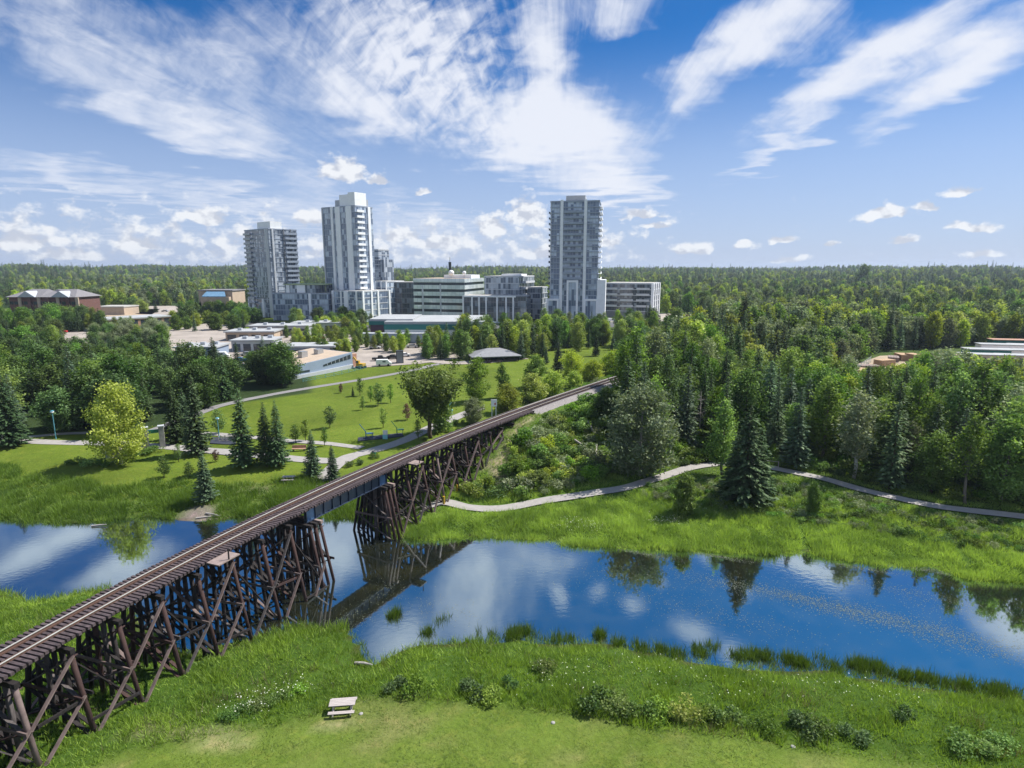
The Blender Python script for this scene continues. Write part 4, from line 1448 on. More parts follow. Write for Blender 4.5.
# trailers and lumber in the right-hand yard
tr_specs = [(962, 365, 12, 3.4, 'tan_wall', 'roof_white', 'cream site trailer at the front left of the wooded yard'), (1000, 366, 12, 3.4, 'tan_wall', 'roof_white', 'cream site trailer at the front right of the wooded yard'),
            (966, 360, 13, 3.6, 'teal_band', 'roof_white', 'teal sided trailer in the second row of the wooded yard'), (1004, 361, 13, 3.6, 'white_panel', 'roof_white', 'white trailer in the second row of the wooded yard'),
            (980, 355, 14, 3.7, 'white_panel', 'roof_white', 'white trailer in the third row of the wooded yard'), (1012, 355.5, 12, 3.7, 'teal_band', 'roof_white', 'teal sided trailer in the third row of the wooded yard'),
            (992, 350.5, 16, 3.9, 'teal_band', 'brick_tan', 'dark teal trailer with reddish roof in the back row'), (1016, 346.5, 14, 3.9, 'white_panel', 'brick_tan', 'white trailer with reddish roof furthest back')]
for i, (px, py, w_, h_, m, rf_, lab) in enumerate(tr_specs):
    p = ground(px, py)
    te = empty('site_trailer', lab, 'trailer', (p.x, p.y, p.z), R(-14), 'site trailers in the wooded yard')
    MB().box(0, w_, 0, 4.5, .5, h_).build('wall', m, te)
    MB().box(-.3, w_ + .3, -.3, 4.8, h_, h_ + .3).build('roof', rf_, te)
    for x in (1.5, 5, 8.5):
        MB().box(x, x + 1.5, -.06, .02, 1.6, 2.7).build('window', 'window_dark', te)
    MB().box(w_ - 2.2, w_ - 1.2, -.07, .02, .5, 2.7).build('door', 'grey_panel', te)
    MB().box(.3, w_ - .3, .4, 4.1, 0, .5).build('skirt', 'dark_metal', te)
for i, (px, py) in enumerate([(868, 370), (884, 366), (861, 378), (893, 361), (902, 360), (915, 362), (876, 377), (858, 384)]):
    p = ground(px, py)
    mb = MB()
    for kz in range(3 + i % 3):
        for ky in range(4):
            mb.box(-3, 3, -1.6 + ky * .8, -.86 + ky * .8, kz * .55, kz * .55 + .5)
    tag(mb.build('lumber_stack', 'lumber' if i % 3 else 'deck_plank', None, p, R(20 * i)), 'tan brown lumber stack in the clearing of the right hand woods', 'lumber stack', 'lumber stacks in the woodland yard')

# ------------------------------------------------------------------ fences
def mesh_fence(name, label, px, h, mat, rails=3, gap=3.0):
    P = [ground(*a) for a in px]
    o_ = P[0]
    e = empty(name, label, 'fence', o_)
    C = smooth_line([(p.x, p.y) for p in P], 6)
    acc_, pts = 0, [C[0]]
    for a, b in zip(C[:-1], C[1:]):
        acc_ += np.hypot(*(b - a))
        if acc_ >= gap:
            pts.append(b)
            acc_ = 0
    Q = [Vector((p[0], p[1], hz(p[0], p[1]))) - o_ for p in pts]
    for p in Q:
        MB().tube([p, p + Vector((0, 0, h))], .06, 5).build('post', mat, e)
    mb = MB()
    for a, b in zip(Q[:-1], Q[1:]):
        for r_ in range(rails):
            z = h * (.2 + .75 * r_ / max(1, rails - 1))
            mb.beam(a + Vector((0, 0, z)), b + Vector((0, 0, z)), .03, .10 if rails > 3 else .06)
    mb.build('mesh_panel', mat, e)
    return e


mesh_fence('chainlink_fence', 'grey chain link fence beside the narrow grass strip in the woods', [(800, 400), (822, 390), (840, 382), (858, 372), (872, 362)], 2.4, 'chainlink', 7)
mesh_fence('construction_fence', 'low blue green site fence in front of the slanted pavilion', [(303, 382), (330, 377), (352, 372), (366, 368)], 1.3, 'lamp_teal', 3, 2.5)
mesh_fence('wooden_rail_fence', 'short pale rail fence on the gravel path by the tall spruce', [(752, 466), (772, 467), (788, 470)], 1.1, 'wood_weathered', 2, 2.0)


# ------------------------------------------------------------------ park furniture
def picnic_table(p, rz, label, mat='wood_weathered'):
    e = empty('picnic_table', label, 'picnic table', p, rz)
    mb = MB()
    for i in range(5):
        y = -.38 + i * .16
        mb.box(-.95, .95, y, y + .145, .72, .77)
    mb.build('tabletop', mat, e)
    for sg in (-1, 1):
        mb = MB()
        for i in range(2):
            y = sg * .72 - .14 + i * .15
            mb.box(-.95, .95, y, y + .135, .42, .465)
        mb.build('bench_seat', mat, e)
    for x in (-.65, .65):
        MB().beam((x, -.22, .72), (x, -.62, 0), .09, .06).build('leg', mat, e)
        MB().beam((x, .22, .72), (x, .62, 0), .09, .06).build('leg', mat, e)
        MB().beam((x + .07, -.85, .395), (x + .07, .85, .395), .05, .09).build('seat_bearer', mat, e)
        MB().beam((x + .07, -.38, .69), (x + .07, .40, .69), .05, .06).build('top_bearer', mat, e)
    return e


picnic_table(ground(343, 711), R(6), 'weathered picnic table alone on the near grassy bank')
picnic_table(ground(289, 481), R(4), 'pale picnic table on the lawn left of the trestle')
for i, (px, py, lab) in enumerate([(489, 363, 'dark picnic table under the left of the shelter'), (500, 363, 'dark picnic table under the right of the shelter')]):
    picnic_table(ground(px, py), R(10), lab, 'wood_dark')


def lamp(px, pb, pt_, label):
    p = ground(px, pb)
    h = zat(pt_, p.y) - p.z
    e = empty('lamp_post', label, 'lamp post', p)
    MB().tube([(0, 0, -.1), (0, 0, .5), (0, 0, h * .93)], [.13, .10, .07], 8).build('pole', 'lamp_teal', e)
    MB().tube([(0, 0, h * .93), (0, 0, h * .96), (0, 0, h)], [.12, .34, .22], 10).build('lamp_head', 'lamp_white', e)
    MB().tube([(0, 0, h), (0, 0, h + .12)], [.36, .12], 10).build('cap', 'lamp_teal', e)


lamp(56, 439, 411, 'teal lamp post at the far left path by dark trees')
lamp(219, 437, 418, 'pale lamp post by the bike racks left of the spruces')

gp0, gp1 = ground(147, 449), ground(163, 447)
gv = gp1 - gp0
gt = empty('park_gateway', 'stone pillared gateway with a green crossbeam over the park path', 'gateway', gp0, math.atan2(gv.y, gv.x))
hg = zat(428, gp0.y) - gp0.z
for i, x in enumerate((0, gv.length)):
    MB().box(x - .42, x + .42, -.42, .42, -.2, hg).build('pillar', 'stone_grey', gt)
    MB().box(x - .52, x + .52, -.52, .52, hg, hg + .18).build('coping', 'slab', gt)
MB().box(.42, gv.length - .42, -.12, .12, hg * .72, hg * .88).build('crossbeam', 'paint_green', gt)

p = ground(374, 457)
bn_ = empty('trash_bin', 'dark green bollard bin at the path fork beside the trestle', 'bin', p)
MB().tube([(0, 0, 0), (0, 0, .95)], [.32, .36], 10).build('body', 'paint_green', bn_)
MB().tube([(0, 0, .95), (0, 0, 1.15)], [.40, .2], 10).build('lid', 'dark_metal', bn_)
p = ground(108, 458)
bn_ = empty('trash_bin', 'pale blue bin in the shade of the yellow green tree', 'bin', p)
MB().tube([(0, 0, 0), (0, 0, 1.0)], [.38, .40], 10).build('body', 'blue_grey_clad', bn_)
MB().tube([(0, 0, 1.0), (0, 0, 1.15)], [.43, .3], 10).build('lid', 'slab', bn_)

# outdoor gym pad
a, b_, c_, d_ = ground(358, 441.5), ground(404, 436.5), ground(402, 433), ground(358, 438)
mb = MB()
zq = max(k_.z for k_ in (a, b_, c_, d_)) + .05
mb.prism([(a.x, a.y), (b_.x, b_.y), (c_.x, c_.y), (d_.x, d_.y)], zq - .3, zq)
tag(mb.build('rubber_pad', 'rubber'), 'dark rubber strip under the outdoor gym machines', 'rubber pad', kind='structure')


def gym(px, py, mat, lab, mirror=1, s=1.0):
    p = ground(px, py)
    p.z = max(p.z, zq if 355 < px < 406 else p.z)
    e = empty('exercise_machine', lab, 'exercise machine', p, R(10))
    MB().tube([(0, 0, 0), (0, 0, 1.3 * s)], .09, 8).build('post', mat, e)
    MB().beam((0, 0, 1.2 * s), (-1.0 * s * mirror, 0, 2.6 * s), .14, .10).build('arm', mat, e)
    MB().box(.2, 1.3 * s, -.35, .35, .8 * s, .92 * s).build('seat', mat, e)
    MB().tube([(1.1 * s, 0, 0), (1.1 * s, 0, .8 * s)], .07, 6).build('leg', mat, e)
    MB().beam((0, 0, .85 * s), (1.1 * s, 0, .85 * s), .1, .1).build('frame', mat, e)


gym(366, 439, 'paint_blue', 'blue leg press machine at the left of the gym pad', 1, 1.1)
gym(397, 434.5, 'paint_green', 'dark green exercise machine at the right of the gym pad', 1, 1.05)
gym(437, 417, 'paint_blue', 'blue exercise machine beyond the large vase shaped tree', 1, 1.0)
gym(447, 414, 'paint_cyan', 'pale blue exercise machine near the grey green bush', -1, 1.0)
p = ground(385.5, 440)
p.z = zq
sg_ = empty('gym_sign', 'white and pale blue instruction board on the gym pad', 'sign board', p)
MB().box(-.45, .45, -.06, .06, .9, 1.75).build('upper_panel', 'paint_white', sg_)
MB().box(-.5, .4, -.08, .08, .05, .88).build('lower_panel', 'paint_cyan', sg_)

# bike racks at the left plaza
a, b_, c_, d_ = ground(210, 444), ground(236, 445), ground(236, 438), ground(212, 438)
zq2 = max(k_.z for k_ in (a, b_, c_, d_)) + .06
tag(MB().prism([(k_.x, k_.y) for k_ in (a, b_, c_, d_)], zq2 - .3, zq2).build('rack_pad', 'rubber'), 'dark pad holding the bike racks', 'pad', kind='structure')
for i, lab in enumerate(('grey hoop bike rack nearest the pale lamp post', 'grey hoop bike rack in the middle of the dark pad', 'grey hoop bike rack nearest the tall spruce')):
    p = ground(220 + i * 5, 441)
    mb = MB()
    for k_ in range(3):
        x = k_ * .7
        mb.tube([(x, -.5, 0), (x, -.5, .8), (x, 0, 1.0), (x, .5, .8), (x, .5, 0)], .06, 6)
    mb.box(-.1, 1.5, -.55, -.45, 0, .06)
    tag(mb.build('bike_rack', 'stone_grey', None, (p.x, p.y, zq2)), lab, 'bike rack')
p = ground(299, 451)
pl_ = empty('planter_bench', 'reddish timber bench beside the path below the small trees', 'bench', p, R(5))
MB().box(-1.2, 1.2, -.3, .3, .38, .48).build('seat', 'brick_tan', pl_)
MB().box(-1.2, 1.2, .3, .38, .5, 1.0).build('backrest', 'brick_tan', pl_)
for x in (-.95, .95):
    MB().box(x - .08, x + .08, -.28, .28, 0, .379).build('leg', 'dark_metal', pl_)

# white board by the rails
s = S_ABUT + 0.5
c, d, n = trk(s_of_y(108))
p = ground(494, 418)
bp = Vector((c.x - n.x * 6.5, c.y - n.y * 6.5, 0))
bp.z = hz(bp.x, bp.y)
bx, by_ = at(494, 405, 9.6)
sgn = empty('rail_sign', 'white square board with a red mark on two posts beside the rails', 'sign', (bx, by_, hz(bx, by_)), R(8))
zt = zat(399.5, by_) - hz(bx, by_)
zb_ = zat(406.5, by_) - hz(bx, by_)
wv_ = 6 / F * by_ / 2
MB().box(-wv_, wv_, -.05, .05, zb_, zt).build('board', 'paint_white', sgn)
MB().add([(-wv_ * .1, -.065, zb_ + (zt - zb_) * .35), (wv_ * .6, -.065, zb_ + (zt - zb_) * .2), (wv_ * .6, -.065, zb_ + (zt - zb_) * .6)], [(0, 1, 2)]).build('red_mark', 'paint_red', sgn)
for x in (-wv_ * .7, wv_ * .7):
    MB().box(x - .09, x + .09, .06, .2, -.3, zt - .05).build('post', 'slab', sgn)


# ------------------------------------------------------------------ vehicles
def car_mesh(color, kind='car'):
    """body, windows and four wheels; origin under the middle"""
    b = MB()
    if kind == 'car':
        pr = [(-2.2, .35), (-2.25, .75), (-1.9, .95), (-1.3, 1.0), (-.8, 1.42), (.7, 1.45), (1.35, 1.0), (2.1, .88), (2.25, .6), (2.2, .35)]
    elif kind == 'van':
        pr = [(-2.5, .35), (-2.5, 1.9), (-2.3, 2.05), (1.2, 2.05), (1.9, 1.2), (2.45, 1.05), (2.5, .4)]
    else:
        pr = [(-2.6, .45), (-2.6, 1.05), (-.7, 1.08), (-.6, 1.75), (.7, 1.78), (1.2, 1.15), (2.4, 1.05), (2.55, .5)]
    w_ = .88
    n_ = len(pr)
    vs = [(x, -w_, z) for x, z in pr] + [(x, w_, z) for x, z in pr]
    b.add(vs, [tuple(range(n_)), tuple(range(2 * n_ - 1, n_ - 1, -1))] + [(k, n_ + k, n_ + (k + 1) % n_, (k + 1) % n_) for k in range(n_)])
    body = b.mesh('body', color)
    g_ = MB()
    if kind == 'car':
        g_.box(-1.0, 1.0, -w_ - .012, w_ + .012, 1.02, 1.34)
        g_.add([(.74, -.7, 1.43), (1.34, -.72, 1.04), (1.34, .72, 1.04), (.74, .7, 1.43)], [(0, 1, 2, 3)])
        for i in range(4):
            g_.v[-1 - i] = (g_.v[-1 - i][0] + .02, g_.v[-1 - i][1], g_.v[-1 - i][2] + .02)
    else:
        g_.box(-.4, .6, -w_ - .012, w_ + .012, 1.2, 1.65)
    win = g_.mesh('windows', 'window_dark')
    wh = []
    for x in (-1.4, 1.4):
        for y in (-.82, .82):
            wh.append(MB().tube([(x, y - .12, .33), (x, y + .12, .33)], .33, 10).mesh('wheel', 'tyre'))
    return body, win, wh


CARS = {('paint_white', 'car'): None, ('paint_black', 'truck'): None, ('paint_silver', 'car'): None, ('paint_red', 'car'): None, ('paint_blue', 'car'): None, ('paint_white', 'van'): None, ('paint_black', 'car'): None}
for k_ in CARS:
    CARS[k_] = car_mesh(*k_)
KN = {'car': 'parked_car', 'van': 'parked_van', 'truck': 'pickup_truck'}


def park(px, py, key, rz, label):
    p = ground(px, py)
    e = empty(KN[key[1]], label, {'car': 'car', 'van': 'van', 'truck': 'pickup truck'}[key[1]], (p.x, p.y, p.z + .12), R(rz), 'vehicles parked around the town centre')
    body, win, wh = CARS[key]
    link('body', body, e)
    link('windows', win, e)
    for w_ in wh:
        link('wheel', w_, e)


W_, K_, S_, RD, B_, V_, BK = ('paint_white', 'car'), ('paint_black', 'truck'), ('paint_silver', 'car'), ('paint_red', 'car'), ('paint_blue', 'car'), ('paint_white', 'van'), ('paint_black', 'car')
for (px, py, key, rz, lab) in [
    (364, 342, W_, 5, 'white car alone in the middle of the pale plaza'), (330, 337, BK, 80, 'black car under the plaza trees left of the arena'),
    (380, 361, K_, 8, 'black pickup in the work area by the plaza'), (384, 366, V_, 10, 'white van parked behind the yellow excavator'),
    (393, 359, BK, 0, 'black car next to the pickup in the work area'), (404, 357, W_, 20, 'white car at the right edge of the work area'),
    (240, 362, B_, 10, 'blue car in the yard behind the left grove'), (247, 356, S_, 12, 'silver car in the yard near the small white shop'),
    (238, 369, W_, 12, 'white car nearest the left grove spruces'), (256, 351, BK, 8, 'black car beside the small white shop'),
    (222, 358, V_, 10, 'white van between the spruces and the shop'), (215, 347, S_, 5, 'silver car behind the beige shop'),
    (205, 366, B_, 0, 'blue car glimpsed between the left spruces'), (190, 311, RD, 20, 'red car in the distant car park'),
    (210, 312, W_, 0, 'white car in the distant car park'), (165, 312, S_, 0, 'silver car left in the distant car park'),
    (30, 336, W_, 30, 'white car left in the small apartment car park'), (43, 340, BK, 30, 'black car in the small apartment car park'),
    (62, 333, RD, 15, 'red car in the small apartment car park'), (80, 330, S_, 15, 'silver car in the small apartment car park'), (52, 346, W_, 25, 'white car nearest the left woods'),
    (645, 318, W_, 0, 'white car below the low apartments'), (657, 317, S_, 0, 'silver car below the low apartments'), (668, 319, BK, 5, 'black car right of the low apartments'),
    (677, 316, W_, 10, 'white car right of the low apartments'), (688, 317, RD, 0, 'red car by the spruces right of the low apartments'), (697, 320, V_, 5, 'white van right of the low apartments'),
    (632, 321, B_, 0, 'blue car near the foot of the rightmost tower'), (300, 341, S_, 85, 'silver car second along the plaza row'), (307, 341, B_, 85, 'blue car third along the plaza row'), (314, 340, W_, 85, 'white car fourth along the plaza row'), (321, 340, RD, 85, 'red car fifth along the plaza row'),
    (345, 350, S_, 8, 'silver car close to the pavilion roof'), (352, 346, BK, 8, 'black car between two young plaza trees'), (375, 349, W_, 8, 'white car behind the black pickup'), (412, 348, S_, 5, 'silver car near the arena service wall'), (425, 346, RD, 5, 'red car near the arena service wall'),
    (290, 327, RD, 0, 'red car on the street below the podium'), (340, 327, S_, 0, 'silver car on the street below the tallest tower'),
    (612, 322, V_, 0, 'white van on the street by the rightmost tower'), (280, 349, W_, 0, 'white car beside the canopy hall')]:
    park(px, py, key, rz, lab)

p = ground(361, 368)
ex_ = empty('excavator', 'yellow excavator with raised arm beside the pavilion end', 'excavator', p, R(160))
ex_.scale = (.8, .8, .8)
for y in (-1.0, 1.0):
    MB().box(-1.8, 1.8, y - .3, y + .3, 0, .8).build('track', 'tyre', ex_)
MB().box(-1.6, 1.5, -1.2, 1.2, .85, 1.9).build('body', 'paint_yellow', ex_)
cb = MB().box(.2, 1.5, .1, 1.15, 1.9, 3.1).build('cab', 'paint_yellow', ex_)
MB().box(.5, 1.56, .04, 1.21, 2.2, 2.9).build('window', 'window_dark', cb)
MB().beam((1.3, -.3, 1.7), (3.4, -.3, 4.2), .35, .5).build('boom', 'paint_yellow', ex_)
MB().beam((3.4, -.3, 4.2), (5.0, -.3, 2.0), .3, .4).build('stick', 'paint_yellow', ex_)
MB().prism([(4.7, -.8), (5.6, -.8), (5.6, .2), (4.7, .2)], 1.1, 2.0).build('bucket', 'dark_metal', ex_)
p = ground(400, 363)
bx_ = empty('work_container', 'dark upright storage container at the right of the work area', 'container', p, R(10))
MB().box(-1.2, 1.2, -1.2, 1.2, 0, 4.2).build('body', 'paint_black', bx_)
MB().box(-1.0, 1.0, -1.28, -1.2, .2, 4.0).build('door', 'dark_slab', bx_)


# ------------------------------------------------------------------ trees
def leaf_quads(C, size, up=0.3, r=None, aspect=0.62):
    """diamond leaf sprays at points C"""
    r = r or rng
    n = len(C)
    N = r.normal(size=(n, 3))
    N[:, 2] = np.abs(N[:, 2]) + up
    N /= np.linalg.norm(N, axis=1)[:, None]
    A = np.cross(N, r.normal(size=(n, 3)))
    A /= np.linalg.norm(A, axis=1)[:, None] + 1e-9
    B = np.cross(N, A)
    s = (size * r.uniform(.6, 1.35, n))[:, None]
    V = np.stack([C + A * s, C + B * s * aspect, C - A * s, C - B * s * aspect], 1)
    return V.reshape(-1, 3)


def leaf_mesh(name, V, mat, tone):
    n = len(V) // 4
    return fast_mesh(name, V, 4, n, [mat], np.repeat(tone, 4))


def trunk_curve(r, h, lean=.02):
    return lambda z: Vector((lean * h * math.sin(z / h * 2.2 + r), lean * h * math.sin(z / h * 1.7 + r * 2), z))


def leafy(name, h, base, prof, limbs, per, sig, size, mat, bark, seed, r0=None, up=.35, fork=False, tone_shift=0.0, gap=.0):
    r = np.random.default_rng(seed)
    tc_ = trunk_curve(seed, h)
    r0 = r0 or h * .016
    tb = MB()
    zt_ = h * (.92 if not fork else .45)
    zs = np.linspace(0, zt_, 8)
    tb.tube([tc_(z) if z > 0 else Vector((0, 0, -.3)) for z in zs], [r0 * (1.15 - z / (h * 1.02)) for z in zs], 7)
    cl, tn = [], []
    for i in range(limbs):
        f = base + (1 - base) * ((i + r.uniform(0, 1)) / limbs)
        a = i * 2.4 + r.uniform(-.5, .5)
        rad = prof((f - base) / (1 - base)) * r.uniform(.45, 1.18)
        st = tc_(max(h * base * .7, h * (f - .13 - .12 * r.random())))
        if fork:
            st = tc_(h * r.uniform(.22, .42))
        en = Vector((math.cos(a) * rad, math.sin(a) * rad, h * f)) + Vector((tc_(h * f).x, tc_(h * f).y, 0))
        mid = st.lerp(en, .5) + Vector((0, 0, -.04 * h if not fork else -.02 * h))
        rl = max(.03, r0 * (.42 if not fork else .55) * (1.1 - f))
        tb.tube([st, mid, en], [rl, rl * .65, rl * .2], 5, cap=False)
        lt = r.uniform(-.34, .34) + tone_shift
        m = max(2, int(2 + rad * 1.1))
        for k in range(m):
            t_ = .50 + .55 * (k + r.random()) / m
            c = np.array(st.lerp(mid, t_ * 2) if t_ < .5 else mid.lerp(en, min(1.12, (t_ - .5) * 2)))
            if r.random() < gap:
                continue
            q_ = c + r.normal(size=(per, 3)) * np.array([sig, sig, sig * .75])
            cl.append(q_)
            tn.append(np.clip(r.normal(.5 + lt, .2, per), 0, 1))
    # a cap of leaves round the leader
    q_ = np.array(tc_(h * .95)) + r.normal(size=(per, 3)) * sig * .8
    cl.append(q_)
    tn.append(np.clip(r.normal(.6, .2, per), 0, 1))
    C = np.concatenate(cl)
    C[:, 2] = np.maximum(C[:, 2], .15)
    V = leaf_quads(C, size, up, r)
    return (tb.mesh(name + '_trunk', bark, True), leaf_mesh(name + '_crown', V, mat, np.concatenate(tn)), h)


def spruce(name, h, R0, mat, seed, density=1.0, droop=.22, bare=.05, thin=.0, ns=1.0):
    r = np.random.default_rng(seed)
    tb = MB()
    tb.tube([(0, 0, -.3), (0, 0, h * .5), (0, 0, h * .985)], [h * .014, h * .008, .015], 7)
    C, A_, tn, S = [], [], [], []
    z = h * bare + .3
    while z < h * .985:
        f = z / h
        Lr = R0 * (1 - f) ** .82 * (1 + .10 * math.sin(z * 2.3 + seed))
        nb = max(4, int(9 * (1 - f * .5)))
        a0 = r.uniform(0, 6.28)
        for k in range(nb):
            if r.random() < thin:
                continue
            a = a0 + 6.283 * k / nb + r.uniform(-.3, .3)
            L_ = Lr * r.uniform(.68, 1.12) + .12
            dx, dy = math.cos(a), math.sin(a)
            m = max(3, int(L_ * 5.0 * density))
            t_ = (np.arange(m) + r.uniform(0, 1, m)) / m
            t_ = .12 + .9 * t_
            rr_ = t_ * L_
            zz_ = z - droop * L_ * t_ + .16 * L_ * t_ ** 2.4 + r.normal(0, .05, m)
            lat = r.normal(0, .11, m) * (L_ * (1.15 - t_) + .25)
            C.append(np.stack([dx * rr_ - dy * lat, dy * rr_ + dx * lat, zz_], 1))
            A_.append(np.stack([np.full(m, dx) - dy * lat * .4, np.full(m, dy) + dx * lat * .4, -droop + r.normal(0, .22, m)], 1))
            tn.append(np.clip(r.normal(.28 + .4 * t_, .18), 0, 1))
            S.append(ns * np.full(m, .17 + .13 * (1 - f)) * r.uniform(.75, 1.3, m) * (1.0 if L_ > .5 else .8))
            if m > 6 and k % 3 == 0:
                tb.tube([(0, 0, z), (dx * L_ * .8, dy * L_ * .8, z - droop * L_ * .6)], [.03, .008], 4, cap=False)
        z += .30 * (1 - .35 * f) * r.uniform(.8, 1.2) / max(.7, density ** .5)
    C, A_, tn, S = map(np.concatenate, (C, A_, tn, S))
    A_ /= np.linalg.norm(A_, axis=1)[:, None]
    B = np.cross(A_, np.array([0, 0, 1.]) + r.normal(0, .45, (len(C), 3)))
    B /= np.linalg.norm(B, axis=1)[:, None] + 1e-9
    s = S[:, None]
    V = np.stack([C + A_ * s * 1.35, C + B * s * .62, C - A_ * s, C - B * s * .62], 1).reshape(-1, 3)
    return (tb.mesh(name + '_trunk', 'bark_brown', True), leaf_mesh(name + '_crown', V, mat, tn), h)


oval = lambda R_, k=.9: (lambda t: R_ * (math.sin(math.pi * min(1, max(.02, (t * .86 + .12)))) ** k))
P = {
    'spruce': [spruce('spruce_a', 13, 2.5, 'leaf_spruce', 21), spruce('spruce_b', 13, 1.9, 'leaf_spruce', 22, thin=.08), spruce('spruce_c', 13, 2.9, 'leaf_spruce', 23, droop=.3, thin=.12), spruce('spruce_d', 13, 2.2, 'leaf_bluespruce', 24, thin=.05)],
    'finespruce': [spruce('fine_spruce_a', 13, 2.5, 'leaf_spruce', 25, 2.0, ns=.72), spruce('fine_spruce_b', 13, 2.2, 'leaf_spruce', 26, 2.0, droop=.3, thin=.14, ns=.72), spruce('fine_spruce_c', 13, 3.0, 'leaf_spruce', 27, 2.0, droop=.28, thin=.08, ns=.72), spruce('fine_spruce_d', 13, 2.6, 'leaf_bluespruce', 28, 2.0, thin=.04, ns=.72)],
    'poplar': [leafy('poplar_a', 13, .14, oval(3.1, .75), 38, 50, .55, .21, 'leaf_poplar', 'bark_grey', 31, gap=.12), leafy('poplar_b', 13, .22, oval(2.4), 32, 50, .50, .21, 'leaf_poplar', 'bark_grey', 32, gap=.18),
               leafy('poplar_c', 13, .16, oval(3.5, .65), 42, 50, .60, .22, 'leaf_dark', 'bark_brown', 33, gap=.12), leafy('poplar_d', 13, .32, oval(2.5), 28, 50, .52, .20, 'leaf_grey', 'bark_white', 34, gap=.18),
               leafy('poplar_e', 13, .42, oval(2.3), 26, 46, .46, .20, 'leaf_poplar', 'bark_grey', 35, gap=.30), leafy('poplar_f', 13, .20, oval(2.9, .7), 34, 50, .58, .21, 'leaf_lime', 'bark_white', 36, gap=.15, tone_shift=-.3)],
    'round': [leafy('round_a', 9, .10, oval(3.6, .6), 56, 48, .5, .20, 'leaf_dark', 'bark_brown', 41), leafy('round_b', 9, .12, oval(3.2, .6), 50, 48, .48, .20, 'leaf_poplar', 'bark_grey', 42)],
    'willow': [leafy('willow_a', 11, .10, oval(4.4, .6), 62, 46, .55, .19, 'leaf_grey', 'dead_wood', 51, gap=.15)],
    'yellow': [leafy('yellow_a', 12, .14, lambda t: 4.6 * (math.sin(math.pi * min(1, t * .80 + .17)) ** .8), 46, 64, .58, .20, 'leaf_yellow', 'bark_white', 64, gap=.24)],
    'elm': [leafy('elm_a', 11, .34, lambda t: .8 + 4.3 * t ** .9 * (1 - .38 * max(0, t - .8) / .2), 60, 58, .50, .19, 'leaf_poplar', 'bark_brown', 62, fork=True, gap=.10, r0=.30)],
    'lime': [leafy('lime_a', 6, .04, oval(2.9, .5), 40, 46, .42, .17, 'leaf_lime', 'bark_brown', 71), leafy('lime_b', 6, .05, oval(2.5, .55), 36, 46, .40, .17, 'leaf_lime', 'bark_brown', 72)],
    'sapling': [leafy('sapling_a', 4, .30, oval(.85), 16, 22, .20, .11, 'leaf_poplar', 'bark_brown', 81), leafy('sapling_b', 4, .25, oval(1.2), 18, 24, .24, .12, 'leaf_dark', 'bark_brown', 82)],
    'redling': [leafy('redling_a', 3, .2, oval(.9), 14, 22, .2, .11, 'leaf_red', 'bark_brown', 83)],
    'slim': [leafy('slim_a', 8, .10, oval(2.1, .7), 30, 42, .42, .18, 'leaf_lime', 'bark_grey', 84, tone_shift=-.2), leafy('slim_b', 8, .08, oval(1.8, .75), 30, 42, .40, .18, 'leaf_poplar', 'bark_grey', 85)],
}


def dead(name, h, seed):
    r = np.random.default_rng(seed)
    tb = MB()
    tb.tube([(0, 0, -.3), (.1, 0, h * .5), (.2, .1, h)], [.14, .09, .02], 6)
    bb = MB()
    for i in range(22):
        z = h * r.uniform(.25, .95)
        a = r.uniform(0, 6.28)
        L_ = (1 - z / h) * 2.6 + .6
        p0_ = Vector((.1 * z / h, 0, z))
        p1_ = p0_ + Vector((math.cos(a) * L_, math.sin(a) * L_, r.uniform(.1, .8) * L_))
        bb.tube([p0_, p0_.lerp(p1_, .5) + Vector((0, 0, -.1)), p1_], [.045, .03, .01], 4)
        for k in range(3):
            q0 = p0_.lerp(p1_, r.uniform(.3, .9))
            bb.tube([q0, q0 + Vector((r.uniform(-.6, .6), r.uniform(-.6, .6), r.uniform(.1, .7)))], [.02, .006], 4)
    return (tb.mesh(name + '_trunk', 'dead_wood', True), bb.mesh(name + '_crown', 'dead_wood'), h)


P['dead'] = [dead('dead_a', 11, 5), dead('dead_b', 11, 6)]


def shrub_mesh(name, h, rad, n, size, mat, seed, lobes=9, flower=0.0):
    r = np.random.default_rng(seed)
    C, tn = [], []
    for i in range(lobes):
        a, d_ = r.uniform(0, 6.28), rad * math.sqrt(r.random()) * .8
        hh = h * r.uniform(.35, .85) * (1 - .35 * d_ / rad)
        c = np.array([math.cos(a) * d_, math.sin(a) * d_, hh])
        q_ = r.normal(size=(n // lobes, 3))
        q_ /= np.linalg.norm(q_, axis=1)[:, None]
        q_ *= r.uniform(.55, 1.0, len(q_))[:, None] * np.array([rad * .48, rad * .48, max(.2, h * .34)])
        C.append(c + q_)
        tn.append(np.clip(r.normal(.5 + r.uniform(-.2, .2), .2, len(q_)), 0, 1))
    C = np.concatenate(C)
    C[:, 2] = np.abs(C[:, 2]) + .03
    return leaf_mesh(name, leaf_quads(C, size, .4, r), mat, np.concatenate(tn))


